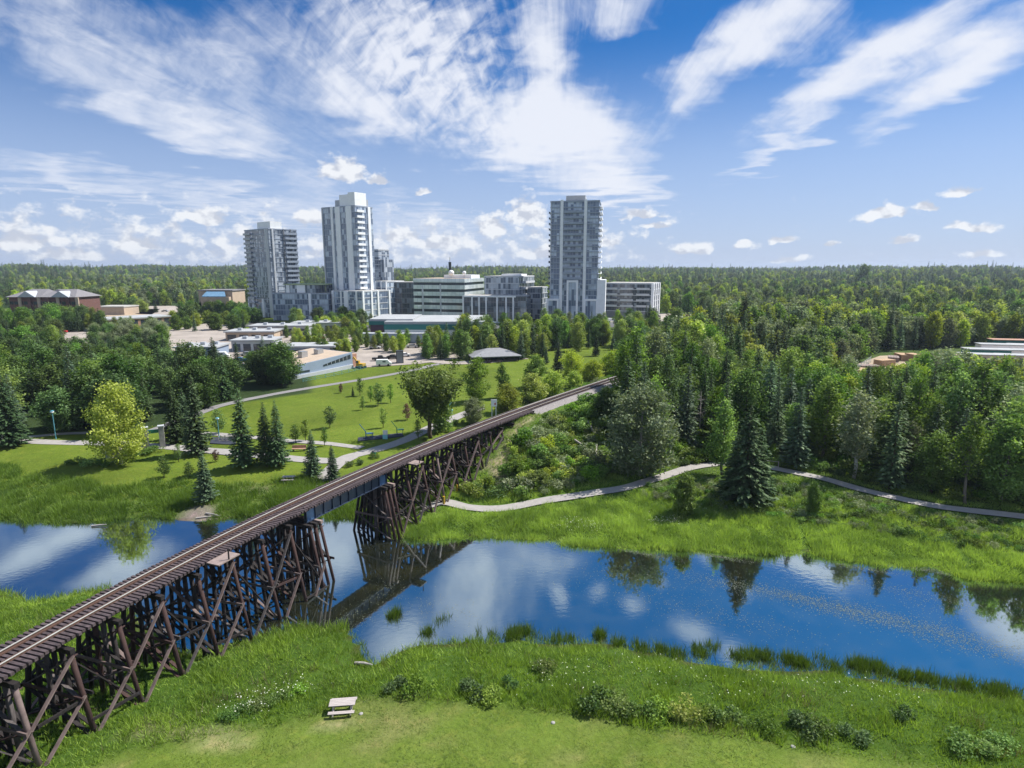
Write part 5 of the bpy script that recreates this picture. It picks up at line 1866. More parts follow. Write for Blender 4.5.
SH = {'shrub': [shrub_mesh('shrub_a', 1.6, 1.3, 700, .12, 'leaf_shrub', 91), shrub_mesh('shrub_b', 2.2, 1.2, 800, .13, 'leaf_shrub', 92), shrub_mesh('shrub_c', 1.3, 1.5, 700, .11, 'leaf_dark', 93)],
      'greyshrub': [shrub_mesh('shrub_d', 1.8, 1.4, 800, .11, 'leaf_grey', 94)],
      'limeshrub': [shrub_mesh('shrub_e', 2.2, 1.5, 800, .13, 'leaf_lime', 95)],
      'darkshrub': [shrub_mesh('shrub_f', 1.0, 1.0, 700, .085, 'leaf_dark', 96, 7), shrub_mesh('shrub_g', .9, 1.2, 700, .085, 'leaf_shrub', 97, 8)]}
SHH = {'shrub': 1.9, 'greyshrub': 2.0, 'limeshrub': 2.5, 'darkshrub': 1.1}
KNAME = {'spruce': ('spruce_tree', 'spruce'), 'finespruce': ('spruce_tree', 'spruce'), 'poplar': ('poplar_tree', 'poplar'), 'round': ('leafy_tree', 'tree'), 'willow': ('willow_tree', 'willow'), 'yellow': ('poplar_tree', 'poplar'), 'elm': ('elm_tree', 'elm'),
         'lime': ('bushy_tree', 'tree'), 'sapling': ('young_tree', 'young tree'), 'redling': ('young_tree', 'young tree'), 'slim': ('young_poplar', 'poplar'), 'dead': ('dead_tree', 'dead tree')}
rt = random.Random(17)


def tree(kind, pos, h, label, group=None, var=None, wide=1.0):
    tr_, cr_, h0 = P[kind][var if var is not None else rt.randrange(len(P[kind]))]
    nm, cat = KNAME[kind]
    e = empty(nm, label, cat, pos, rt.uniform(0, 6.28), group)
    s = h / h0
    e.scale = (s * wide, s * wide, s)
    link('trunk', tr_, e)
    link('crown', cr_, e)
    return e


def tree_px(kind, px, pb, pt_, label, group=None, var=None, wide=1.0):
    p = ground(px, pb)
    return tree(kind, p, zat(pt_, p.y) - p.z, label, group, var, wide)


def shrub(kind, pos, h, label, group=None, wide=1.0, var=None):
    me = SH[kind][var if var is not None else rt.randrange(len(SH[kind]))]
    o_ = link('shrub', me, None, pos, rt.uniform(0, 6.28))
    s = h / SHH[kind]
    o_.scale = (s * wide, s * wide, s)
    return tag(o_, label, 'shrub', group)


# single trees that one can point to
tree_px('yellow', 122, 464, 384, 'bright yellow green tree standing alone on the left lawn', None, 0, .84)
tree_px('elm', 431, 438, 366, 'large vase shaped dark green tree beside the trestle', wide=1.05)
tree_px('slim', 443, 431, 374, 'thin tree close behind the vase shaped tree', var=1)
tree_px('finespruce', 206, 502, 451, 'dense low blue green spruce on the left river edge', None, 3, 1.15)
tree_px('finespruce', 244, 467, 387, 'tall ragged spruce left of the twin spruces on the lawn', None, 1, 1.15)
tree_px('finespruce', 267, 466, 401, 'left one of the twin spruces on the lawn', None, 0, .95)
tree_px('finespruce', 279, 466, 399, 'right one of the twin spruces on the lawn', None, 2, .85)
tree_px('finespruce', 313, 477, 429, 'small blue spruce behind the pale picnic table', None, 3, 1.05)
tree_px('finespruce', 333, 481, 444, 'smallest blue spruce beside the trestle deck', None, 3, 1.05)
tree_px('finespruce', 198, 454, 374, 'spruce with browning top right of the stone gateway', None, 1, 1.15)
tree_px('finespruce', 176, 443, 384, 'dark spruce behind the stone gateway', None, 0, 1.1)
tree_px('finespruce', 186, 438, 388, 'dark spruce filling the gap behind the gateway spruces', None, 2, 1.0)
tree_px('finespruce', 11, 446, 374, 'big dark spruce on the lawn at the far left edge', None, 2, 1.2)
tree_px('willow', 640, 476, 386, 'broad silvery grey willow above the gravel path')
tree_px('finespruce', 744, 503, 404, 'tall dark spruce standing over the gravel path', None, 2, 1.3)
tree_px('finespruce', 757, 500, 428, 'shorter dark spruce leaning into the tall path side spruce', None, 0, 1.3)
tree_px('finespruce', 733, 497, 436, 'shorter dark spruce filling the left of the tall path side spruce', None, 2, 1.2)
tree_px('poplar', 722, 476, 402, 'thin limbed poplar touching the tall path side spruce', None, 1, 1.0)
tree_px('round', 684, 515, 474, 'small bright round tree just below the gravel path', None, 1, .8)
tree_px('round', 812, 516, 482, 'rounded grey green bush tree over the little creek', None, 1, .55)
tree_px('poplar', 477, 402, 357, 'pale green poplar left of the rail sign', None, 0, 1.15)
tree_px('poplar', 502, 398, 364, 'second pale poplar just right of the rail sign', None, 1, 1.1)
tree_px('willow', 474, 424, 398, 'grey green bush tree left of the rail sign', None, 0, 1.0)
tree_px('round', 536, 388, 356, 'olive green round tree right of the shelter', None, 1, .95)
tree_px('lime', 508, 412, 385, 'yellow green bushy tree nearest the rail sign', None, 0, 1.0)
tree_px('lime', 533, 402, 374, 'yellow green bush tree second along the rails', None, 1, 1.1)
tree_px('lime', 552, 396, 372, 'yellow green bush tree third along the rails', None, 0, 1.05)
tree_px('lime', 574, 389, 371, 'yellow green bush tree fourth along the rails', None, 1, 1.1)
tree_px('lime', 572, 376, 352, 'tall yellow green bush tree behind the rail side row', None, 0, 1.0)
tree_px('lime', 592, 382, 360, 'yellow green bush tree where the rails vanish', None, 1, 1.15)
tree_px('lime', 612, 374, 352, 'yellow green bush tree beyond where the rails vanish', None, 0, 1.1)
tree_px('lime', 628, 366, 346, 'furthest yellow green bush tree of the rail side row', None, 1, 1.1)
tree_px('finespruce', 558, 372, 339, 'dark blue spruce right of the shelter', None, 3, 1.1)
tree_px('finespruce', 546, 364, 346, 'small blue spruce close to the shelter end', None, 3, 1.0)
tree_px('finespruce', 596, 356, 334, 'dark spruce below the rightmost tower', None, 0, 1.1)
tree_px('finespruce', 613, 350, 332, 'slim blue spruce right of the spruce below the tower', None, 3, 1.0)
tree_px('poplar', 627, 392, 336, 'tall dark poplar beside the vanishing rails', None, 2, .9)
tree_px('round', 605, 424, 388, 'dark leafy tree at the top of the shrubby slope', None, 0, .8)
tree_px('finespruce', 741, 356, 292, 'tall black green spruce rising above the woods', None, 2, 1.15)
tree_px('poplar', 862, 287, 264, 'tallest distant poplar breaking the right hand skyline', None, 2, 1.0)
for (px, pb, pt_, k_, lab) in [(341, 393, 384, 'redling', 'small dark red tree by the upper grey path'), (353, 396, 386, 'spruce', 'tiny spruce on the lawn by the upper path'), (360, 396, 378, 'sapling', 'young tree beside the tiny lawn spruce'),
                               (363, 410, 396, 'sapling', 'thin sapling in the middle of the lawn'), (378, 406, 384, 'sapling', 'fullest young tree in the lawn row'), (391, 403, 384, 'sapling', 'young tree right of the fullest one in the lawn row'),
                               (371, 402, 386, 'sapling', 'young tree left of the fullest one in the lawn row'), (383, 428, 408, 'sapling', 'sapling above the white gym sign'), (407, 420, 404, 'redling', 'reddish sapling left of the vase shaped tree'),
                               (330, 428, 407, 'sapling', 'sapling on the lawn left of the gym pad'), (325, 446, 428, 'sapling', 'young tree at the path fork'), (296, 443, 425, 'sapling', 'young tree above the reddish bench'), (306, 441, 420, 'sapling', 'second young tree above the reddish bench'),
                               (164, 478, 457, 'sapling', 'thin sapling on the lawn below the gateway'), (190, 478, 462, 'sapling', 'faint sapling above the river edge spruce'), (179, 462, 444, 'sapling', 'sapling right below the gateway spruces'),
                               (216, 462, 450, 'redling', 'reddish sapling above the river edge spruce'), (218, 434, 410, 'sapling', 'slender sapling beside the pale lamp post'), (418, 440, 420, 'sapling', 'sapling beneath the vase shaped tree')]:
    tree_px(k_, px, pb, pt_, lab)

# ---- woods: individual trees in view, the rest beyond as masses
def scatter(poly, n, dmin, seed):
    """up to n points inside a polygon, no two closer than dmin"""
    r = np.random.default_rng(seed)
    c_ = r.uniform(poly.min(0), poly.max(0), (n * 60, 2))
    c_ = c_[inside(c_, poly)]
    out, grid = [], {}
    for p in c_:
        if len(out) >= n:
            break
        k = (int(p[0] // dmin), int(p[1] // dmin))
        if any((q_[0] - p[0]) ** 2 + (q_[1] - p[1]) ** 2 < dmin * dmin for i in (-1, 0, 1) for j in (-1, 0, 1) for q_ in grid.get((k[0] + i, k[1] + j), ())):
            continue
        grid.setdefault(k, []).append(p)
        out.append(p)
    return np.array(out)


PATHPTS = np.concatenate([np.repeat(C_, 1, 0) for C_, _ in PATHS])
PW = np.concatenate([np.full(len(C_), w_) for C_, w_ in PATHS])


def clear(pts, extra=1.0):
    ok = np.ones(len(pts), bool)
    for i, p in enumerate(pts):
        dd = np.hypot(PATHPTS[:, 0] - p[0], PATHPTS[:, 1] - p[1])
        if (dd < PW * .5 + extra).any():
            ok[i] = False
    ok &= dist_poly(pts, TRK[::4]) > 5.0
    for lt in LOTS:
        ok &= ~inside(pts, lt)
    return pts[ok]


def pts3(pts):
    z = Hf(pts[:, 0], pts[:, 1])
    return [Vector((p[0], p[1], zz_)) for p, zz_ in zip(pts, z)]


def inview(p, pad=190):
    v = Vector((p[0], p[1], p[2] + 5 - CAMZ))
    dep = v.y * CP - v.z * SP
    if dep < 5:
        return False
    return -pad < 512 + F * v.x / dep < 1024 + pad


YARD = pxpoly([(795, 405), (850, 393), (900, 383), (1060, 388), (1130, 360), (1000, 344), (880, 350), (835, 364), (800, 385)], 4)
CLEARING = [pxpoly(q_, 2.6) for q_ in ([(675, 478), (722, 474), (715, 448), (690, 440)], [(790, 412), (826, 403), (880, 366), (845, 378)])]

WR = pxpoly([(648, 468), (690, 468), (700, 470), (722, 460), (765, 460), (850, 480), (930, 496), (1030, 508), (1130, 516), (1110, 345), (720, 330), (690, 352), (655, 375), (640, 410), (618, 430), (622, 448)], 2.6)
pts = scatter(WR, 2600, 3.9, 5)
pts = clear(pts, 1.2)
for c_ in CLEARING:
    pts = pts[~inside(pts, c_)]
pts = pts[~inside(pts, YARD)]
V3 = [p for p in pts3(pts) if inview(p)]
V3.sort(key=lambda p: p.length)
rw = random.Random(23)
far_pts = {'spruce': [], 'leafy': []}
n_sp = n_lf = n_dead = 0
ZN = [('by the right bank path', 0, 100), ('amid the right hand woods', 100, 150), ('deep in the right woods', 150, 400)]
DESC = {0: 'bushy', 1: 'narrow', 2: 'broad drooping', 3: 'bluish'}
DESL = {0: 'full crowned', 1: 'narrow airy', 2: 'broad dark leafed', 3: 'pale trunked', 4: 'bare stemmed high crowned', 5: 'light yellowish'}
def sight(p, h):
    """trees in front of the storage yard stay low enough to see over"""
    v = Vector((p.x, p.y, p.z - CAMZ))
    px_ = 512 + F * v.x / (v.y * CP - v.z * SP)
    lim = np.interp(px_, [835, 850, 905, 915, 955, 965, 1100], [0, 370, 364, 350, 350, 358, 358], left=0)
    if lim < 300 or p.y > 200 or p.y < 112:
        return h
    return max(3.2, min(h, zat(lim, p.y) - p.z))


for p in V3:
    D = p.length
    zn = [z_ for z_ in ZN if z_[1] <= D < z_[2]]
    where = zn[0][0] if zn else ZN[2][0]
    px_ = 512 + F * p.x / (p.y * CP + 4)
    side = ('near the silvery willow', 'below the storage yard', 'towards the right edge')[0 if px_ < 740 else (1 if px_ < 900 else 2)]
    nz_ = float(vnoise(np.array([p.x]), np.array([p.y]), 22, 41)[0])
    u = rw.random()
    if u < .02 and n_dead < 24:
        n_dead += 1
        tree('dead', p, rw.uniform(8, 11), 'bare grey dead tree %s, %s' % (where, side), 'bare dead trees of the right hand woods')
    elif u < (.58 if nz_ > .50 else .20):
        h = sight(p, rw.uniform(10.5, 17))
        if n_sp < 190 and inview(p, 40):
            n_sp += 1
            v_ = rw.randrange(4)
            tree('spruce', p, h, '%s dark spruce %s, %s' % (DESC[v_], where, side), 'spruces of the right hand woods', v_, rw.uniform(.85, 1.15))
        else:
            far_pts['spruce'].append((p, h))
    else:
        h = sight(p, rw.uniform(8.5, 15))
        if n_lf < 120 and inview(p, 40):
            n_lf += 1
            v_ = rw.choice((1, 3, 4, 4, 0, 2)) if D < 125 else rw.choice((0, 0, 1, 2, 3, 4, 5))
            tree('poplar', p, h * (1.15 if v_ == 4 else 1), '%s green poplar %s, %s' % (DESL[v_], where, side), 'leafy poplars of the right hand woods', v_, rw.uniform(.9, 1.25))
        else:
            far_pts['leafy'].append((p, h))

# left grove
GL = pxpoly([(-70, 442), (0, 436), (75, 431), (155, 428), (228, 402), (304, 389), (302, 374), (262, 370), (195, 366), (150, 360), (110, 358), (60, 358), (-70, 352)], 2.8)
pts = scatter(GL, 170, 4.2, 8)
pts = clear(pts, 1.5)
for p in pts3(pts):
    px_ = 512 + F * p.x / (p.y * CP + 4)
    u = rw.random()
    rise = 1.25 if p.y < 135 else (1.15 if p.y < 170 else .95)
    if u < .36 or px_ > 205 and px_ < 245 and u < .7:
        v_ = rw.randrange(4)
        tree('spruce', p, rw.uniform(8, 12.5) * rise, '%s dark spruce packed into the shaded grove on the left' % DESC[v_], 'spruces of the left grove', v_, rw.uniform(.95, 1.25))
    else:
        v_ = rw.choice((0, 2, 2))
        tree('poplar' if u < .8 else 'round', p, rw.uniform(7.5, 11.5) * rise * (.85 if u >= .8 else 1), 'dense dark green leafy tree packed into the left grove', 'leafy trees of the left grove', v_ if u < .8 else 0, rw.uniform(1.1, 1.35))
# trees of the town edge on the left
for (x0, x1, y0, y1, n_, hh, kinds, lab, grp) in [
    (-30, 60, 330, 352, 30, (7, 10), ('round', 'poplar', 'spruce'), 'low dark %s below the brick apartments', 'trees below the brick apartments'),
    (-20, 102, 325.5, 333, 56, (8, 12), ('poplar', 'round', 'spruce'), 'dark leafy %s in front of the brick apartments', 'trees in front of the brick apartments'),
    (55, 97, 300, 314, 24, (8, 11), ('poplar', 'round', 'spruce'), 'dark %s between the brick apartments and the beige hall', 'trees by the beige hall'),
    (118, 160, 302, 314, 10, (8, 11), ('round', 'spruce', 'lime'), 'mid green %s behind the low brick hall', 'trees behind the low brick hall'),
    (180, 250, 312, 319, 40, (6.5, 9), ('round', 'poplar', 'round'), 'rounded green %s in front of the skylight building', 'trees in front of the skylight building'),
    (95, 165, 332, 354, 34, (6, 9), ('willow', 'round', 'poplar'), 'greyish %s in front of the low brick hall', 'trees in front of the low brick hall'),
    (172, 250, 322, 332, 22, (6, 9), ('spruce', 'lime', 'round'), 'mixed %s right of the low brick hall', 'trees right of the low brick hall'),
    (232, 262, 312, 326, 14, (7, 10), ('round', 'spruce'), 'green %s below the leftmost tower', 'trees below the leftmost tower'),
    (262, 372, 322, 331, 22, (6, 9.5), ('round', 'poplar', 'lime'), 'street %s below the glass podium', 'street trees below the podium'),
    (285, 410, 334, 356, 76, (4.5, 7), ('slim',), 'slim young %s planted in the pale plaza', 'young trees of the plaza'),
    (385, 470, 341, 352, 18, (3.5, 5.5), ('slim',), 'small young %s on the plaza edge by the arena', 'young trees by the arena'),
    (420, 545, 350, 360, 44, (8, 12), ('spruce', 'slim', 'slim'), 'upright %s in the belt behind the shelter', 'tree belt behind the shelter'),
    (455, 560, 338, 352, 44, (8, 12), ('slim', 'poplar', 'spruce'), 'light green %s in the belt below the midrise blocks', 'tree belt below the midrise blocks'),
    (540, 690, 328, 352, 90, (7, 11), ('slim', 'poplar', 'slim', 'round', 'spruce'), 'light green %s in the belt below the rightmost tower', 'tree belt below the rightmost tower'),
    (640, 700, 350, 372, 22, (8, 11), ('poplar', 'lime', 'round'), 'bright leafy %s where the belt meets the woods', 'trees where the belt meets the woods'),
    (640, 735, 318, 330, 20, (9, 13), ('spruce', 'spruce', 'poplar'), 'dark %s beyond the low apartments car park', 'trees beyond the low apartments'),
]:
    rr_ = random.Random(int(x0 * 7 + y0))
    for i in range(n_):
        px_, py_ = rr_.uniform(x0, x1), rr_.uniform(y0, y1)
        p = ground(px_, py_)
        if any(inside(np.array([[p.x, p.y]]), lt)[0] for lt in LOTS[:0]):
            continue
        k_ = rr_.choice(kinds)
        tree(k_, p, rr_.uniform(*hh) * (.8 if k_ in ('lime',) else 1), lab % KNAME[k_][1], grp)


def forest_mass(name, label, proto, pts, mats_):
    """one mass of distant trees: the tree mesh set on every point"""
    tr_, cr_, h0 = proto
    me = bpy.data.meshes.new(name + '_tree')
    nv = len(tr_.vertices) if tr_ else 0
    va = np.empty(nv * 3, np.float32)
    if tr_:
        tr_.vertices.foreach_get('co', va)
    vb = np.empty(len(cr_.vertices) * 3, np.float32)
    cr_.vertices.foreach_get('co', vb)
    fa = [tuple(p_.vertices) for p_ in tr_.polygons] if tr_ else []
    fb = (np.arange(len(cr_.vertices)).reshape(-1, 4) + nv).tolist()
    me.from_pydata(np.concatenate([va, vb]).reshape(-1, 3).tolist(), [], fa + fb)
    me.materials.append((tr_ or cr_).materials[0])
    me.materials.append(cr_.materials[0])
    me.polygons.foreach_set('material_index', [0] * len(fa) + [1] * len(fb))
    tn = np.empty(len(cr_.vertices), np.float32)
    cr_.attributes['tone'].data.foreach_get('value', tn)
    at_ = me.attributes.new('tone', 'FLOAT', 'POINT')
    at_.data.foreach_set('value', np.concatenate([np.zeros(nv, np.float32), tn]))
    me.update()
    src = bpy.data.objects.new(name + '_source', me)
    pm = bpy.data.meshes.new(name)
    pm.from_pydata([tuple(p_) for p_, _ in pts], [], [])
    s_ = pm.attributes.new('scl', 'FLOAT', 'POINT')
    s_.data.foreach_set('value', np.array([h / h0 for _, h in pts], np.float32))
    r_ = pm.attributes.new('spin', 'FLOAT', 'POINT')
    r_.data.foreach_set('value', rng.uniform(0, 6.28, len(pts)).astype(np.float32))
    ng = bpy.data.node_groups.new(name, 'GeometryNodeTree')
    ng.interface.new_socket('Geometry', in_out='INPUT', socket_type='NodeSocketGeometry')
    ng.interface.new_socket('Geometry', in_out='OUTPUT', socket_type='NodeSocketGeometry')
    N = ng.nodes.new
    gi, go = N('NodeGroupInput'), N('NodeGroupOutput')
    iop = N('GeometryNodeInstanceOnPoints')
    oi = N('GeometryNodeObjectInfo')
    oi.inputs['Object'].default_value = src
    oi.inputs['As Instance'].default_value = True
    a1 = N('GeometryNodeInputNamedAttribute')
    a1.data_type = 'FLOAT'
    a1.inputs['Name'].default_value = 'scl'
    a2 = N('GeometryNodeInputNamedAttribute')
    a2.data_type = 'FLOAT'
    a2.inputs['Name'].default_value = 'spin'
    cx = N('ShaderNodeCombineXYZ')
    er = N('FunctionNodeEulerToRotation')
    Lk = ng.links.new
    Lk(gi.outputs[0], iop.inputs['Points'])
    Lk(oi.outputs['Geometry'], iop.inputs['Instance'])
    Lk(a1.outputs[0], iop.inputs['Scale'])
    Lk(a2.outputs[0], cx.inputs[2])
    Lk(cx.outputs[0], er.inputs[0])
    Lk(er.outputs[0], iop.inputs['Rotation'])
    Lk(iop.outputs[0], go.inputs[0])
    o_ = link(name, pm)
    md = o_.modifiers.new('trees', 'NODES')
    md.node_group = ng
    return tag(o_, label, 'woodland', kind='stuff')


# distant woods out to the skyline
TOWN = np.array([[-330, 150], [-330, 300], [-420, 400], [-200, 440], [-150, 420], [60, 430], [130, 400], [150, 330], [60, 250], [40, 180], [-60, 160]], float)
fr = np.random.default_rng(77)
buckets = {k: [] for k in ('sp0', 'sp1', 'lf0', 'lf1', 'lf2')}
for kk, key in (('spruce', ('sp0', 'sp1')), ('leafy', ('lf0', 'lf1', 'lf2'))):
    for p, h in far_pts[kk]:
        buckets[key[fr.integers(len(key))]].append((p, h))
D0 = 225.0
cand = []
while D0 < 3400:
    step = 5.8 + D0 * .0090
    D1 = D0 + step * 4
    n_ = int((D1 - D0) * 2 * 1.04 * (D0 + D1) / 2 / (step * step * .9))
    y = fr.uniform(D0, D1, n_)
    x = fr.uniform(-1.05, 1.05, n_) * y
    cand.append(np.stack([x, y, np.full(n_, step)], 1))
    D0 = D1
cand = np.concatenate(cand)
keep = ~inside(cand[:, :2], TOWN)
for lt in LOTS + [YARD, GL]:
    keep &= ~inside(cand[:, :2], lt)
keep &= ~((cand[:, 1] < 330) & (cand[:, 0] < 0))
keep &= ~inside(cand[:, :2], WR)
keep &= ~((vnoise(cand[:, 0], cand[:, 1], 75, 71) > .80) & (cand[:, 1] > 300))
keep &= dist_poly(cand[:, :2], TRK[::4]) > 6
cand = cand[keep]
zc = Hf(cand[:, 0], cand[:, 1])
clus = vnoise(cand[:, 0], cand[:, 1], 55, 4) * .6 + vnoise(cand[:, 0], cand[:, 1], 17, 6) * .4
for (x, y, st), z, cn in zip(cand, zc, clus):
    big = 1 + min(1.0, max(0, (y - 500) / 2600))
    if fr.random() < (.16 + .62 * ss((cn - .42) / .2)):
        buckets[('sp0', 'sp1')[fr.integers(2)]].append((Vector((x, y, z)), fr.uniform(8, 17) * (1 + .3 * (big - 1)) * (1.5 if fr.random() < .08 and y > 450 else 1)))
    else:
        buckets[('lf0', 'lf1', 'lf2')[fr.integers(3)]].append((Vector((x, y, z)), fr.uniform(6, 14.5) * (1 + .2 * (big - 1))))
FP = {'sp0': spruce('far_spruce_a', 12, 2.3, 'leaf_spruce', 121, .5), 'sp1': spruce('far_spruce_b', 12, 1.9, 'leaf_spruce', 122, .5),
      'lf0': leafy('far_leafy_a', 10, .10, oval(3.3, .6), 22, 32, .68, .36, 'leaf_poplar', 'bark_grey', 131), 'lf1': leafy('far_leafy_b', 10, .12, oval(3.3, .6), 28, 30, .62, .34, 'leaf_grey', 'bark_grey', 132),
      'lf2': leafy('far_leafy_c', 10, .12, oval(2.6, .7), 26, 30, .55, .32, 'leaf_lime', 'bark_grey', 133)}
FL = {'sp0': 'distant dark spruce forest running to the skyline', 'sp1': 'slimmer spruces mixed through the distant forest', 'lf0': 'distant mid green leafy woods behind the towers', 'lf1': 'darker rounded trees mixed through the distant woods', 'lf2': 'fresh green trees mixed through the distant woods'}
for k_ in buckets:
    forest_mass('distant_forest', FL[k_], FP[k_], buckets[k_], None)

# ---- shrubs
def shrubs(px_poly, n, dmin, seed, kinds, hh, lab, grp, zp=3.0, ex=.6, names=None):
    pl_ = np.array([tuple(ground(*q_))[:2] for q_ in px_poly])
    pts = clear(scatter(pl_, n, dmin, seed), ex) if n else []
    r = random.Random(seed)
    for p in pts3(pts):
        k_ = r.choice(kinds)
        SHQ.append((k_, p - Vector((0, 0, .1)), r.uniform(*hh), lab % {'shrub': 'green', 'greyshrub': 'grey green', 'limeshrub': 'yellow green', 'darkshrub': 'dark green'}[k_], grp, r.uniform(.85, 1.25)))


SHQ = []
shrubs([(472, 494), (520, 499), (590, 484), (628, 470), (618, 430), (600, 405), (545, 410), (520, 420), (505, 440), (515, 470), (490, 480)], 420, 1.35, 31, ('shrub', 'shrub', 'limeshrub', 'shrub', 'greyshrub'), (1.2, 3.0),
       '%s shrub on the slope between trestle and willow', 'shrubs of the embankment slope', 4.5)
shrubs([(556, 402), (600, 384), (640, 372), (650, 385), (612, 405)], 90, 1.5, 32, ('shrub', 'greyshrub'), (1.2, 2.2), '%s shrub at the right foot of the rails', 'shrubs at the right foot of the rails', 7)
shrubs([(500, 416), (545, 399), (600, 378), (592, 372), (540, 392), (500, 408)], 34, 1.8, 33, ('shrub', 'limeshrub'), (1.0, 1.8), '%s low shrub along the left of the rails', 'low shrubs left of the rails', 7)
shrubs([(690, 480), (760, 478), (850, 497), (930, 515), (1030, 530), (1060, 560), (960, 546), (860, 530), (760, 515), (690, 505), (640, 496), (650, 486)], 620, 1.0, 34, ('shrub', 'shrub', 'greyshrub', 'darkshrub'), (.6, 1.35),
       '%s shrub between gravel path and marsh grass', 'shrubs below the gravel path', 2.0, .3)
shrubs([(640, 462), (700, 466), (760, 458), (850, 478), (930, 494), (1030, 506), (1030, 480), (850, 450), (700, 440)], 420, 1.5, 35, ('shrub', 'darkshrub', 'shrub'), (1.3, 2.6), '%s shrub at the wood edge above the path', 'undergrowth at the wood edge', 2.6, .4)
shrubs([(345, 470), (420, 446), (480, 424), (470, 418), (400, 440), (350, 460)], 26, 1.8, 36, ('darkshrub', 'shrub'), (.6, 1.3), '%s weed shrub along the left foot of the trestle', 'weed shrubs beside the trestle', 2.6)
for i, (px, py, k_, h) in enumerate([(598, 708, 'darkshrub', 1.5), (620, 711, 'darkshrub', 1.3), (640, 714, 'darkshrub', 1.3), (660, 716, 'darkshrub', 1.2), (683, 716, 'limeshrub', 1.9), (707, 722, 'darkshrub', 1.1), (727, 724, 'darkshrub', 1.3), (765, 729, 'darkshrub', 1.1),
                                      (800, 732, 'darkshrub', 1.3), (815, 734, 'darkshrub', 1.2), (855, 738, 'darkshrub', 1.1), (967, 752, 'darkshrub', 1.3), (985, 752, 'shrub', 1.1), (1000, 748, 'darkshrub', 1.0), (394, 688, 'darkshrub', 1.0), (418, 692, 'darkshrub', 1.2),
                                      (470, 696, 'darkshrub', 1.2), (488, 700, 'darkshrub', 1.1), (512, 686, 'darkshrub', .9), (545, 672, 'darkshrub', 1.0), (905, 720, 'darkshrub', 1.0)]):
    p = ground(px, py)
    lab = 'small %s bush on the rough near bank, %s' % ({'darkshrub': 'dark glossy', 'limeshrub': 'yellow green', 'shrub': 'green', 'greyshrub': 'grey green'}[k_],
                                                                    'below the mirrored cloud' if px < 560 else ('in the row along the mown edge' if px < 760 else 'towards the bottom right corner'))
    shrub(k_, p, h, lab, 'bushes on the near bank', 1.05, (i % 2) * (k_ == 'darkshrub'))
for i, (px, py) in enumerate([(76, 464), (90, 466), (102, 466), (137, 457), (146, 454), (154, 452)]):
    shrub('darkshrub', ground(px, py), 1.2, 'dark low bush by the path under the yellow green tree', 'low bushes beneath the yellow green tree', 1.3)

def low_by_path(q_):
    """brush just below the gravel path is too low to hide it"""
    k_, p, h, *rest_ = q_
    C_ = PATHS[0][0]
    i_ = int(np.argmin(np.hypot(C_[:, 0] - p.x, C_[:, 1] - p.y)))
    d_ = p.y - C_[i_, 1]
    return (k_, p, min(h, .85 + .14 * abs(d_)) if -8 < d_ < 0 else h, *rest_)


SHQ = [low_by_path(q_) for q_ in SHQ if inview(q_[1])]
SHQ.sort(key=lambda q_: -q_[2] / q_[1].length)
for (k_, p, h, lab, grp, wd) in SHQ[:250]:
    shrub(k_, p, h, lab, grp, wd)
for k_ in SH:
    more = [(p, h) for (kk, p, h, *_x) in SHQ[250:] if kk == k_]
    if more:
        forest_mass('undergrowth', '%s bushes massed under and beside the larger shrubs' % {'shrub': 'fresh green', 'greyshrub': 'grey green', 'limeshrub': 'yellow green', 'darkshrub': 'dark green'}[k_], (None, SH[k_][0], SHH[k_]), more, None)

# fallen trunks on the slope
for (a, b_, lab) in [((587, 431), (598, 443), 'pale fallen trunk lying highest on the shrubby slope'), ((596, 455), (594, 468), 'broken dark trunk standing among the slope shrubs'), ((574, 450), (592, 455), 'pale fallen branch lying flat on the slope')]:
    A, B_ = ground(*a), ground(*b_)
    B2 = B_ + Vector((0, 0, .3))
    A2 = A + Vector((0, 0, 1.8))
    tag(MB().tube([Vector((0, 0, 0)), (B2 - A2) * .5 + Vector((.1, 0, .1)), B2 - A2], [.20, .17, .09], 7).build('fallen_trunk', 'dead_wood', None, A2), lab, 'fallen trunk')
for i, (px, py, dx, dy, lab) in enumerate([(196, 519, 3.0, .6, 'long grey drift log on the muddy river edge'), (206, 514, 2.2, -1.0, 'short grey drift log by the river edge spruce'), (92, 530, 1.8, .3, 'thin pale log floating by the left bank'), (355, 664, 1.6, -.4, 'pale branch lying in the small inlet')]):
    A = ground(px, py)
    A.z = max(A.z, 0) + .12
    tag(MB().tube([(0, 0, 0), (dx * .5, dy * .5 + .1, .05), (dx, dy, .1)], [.13, .11, .05], 7).build('drift_log', 'dead_wood', None, A), lab, 'drift log')
for (px, py, lab) in [(361, 714, 'pale flat stone right of the near picnic table'), (553, 723, 'white stone alone on the mown bank'), (793, 747, 'white stone by the bushes at bottom right')]:
    tag(MB().ball((0, 0, .03), .17, 8, 5, sz=.4).build('stone', 'stone_grey', None, ground(px, py), 0, True), lab, 'stone')


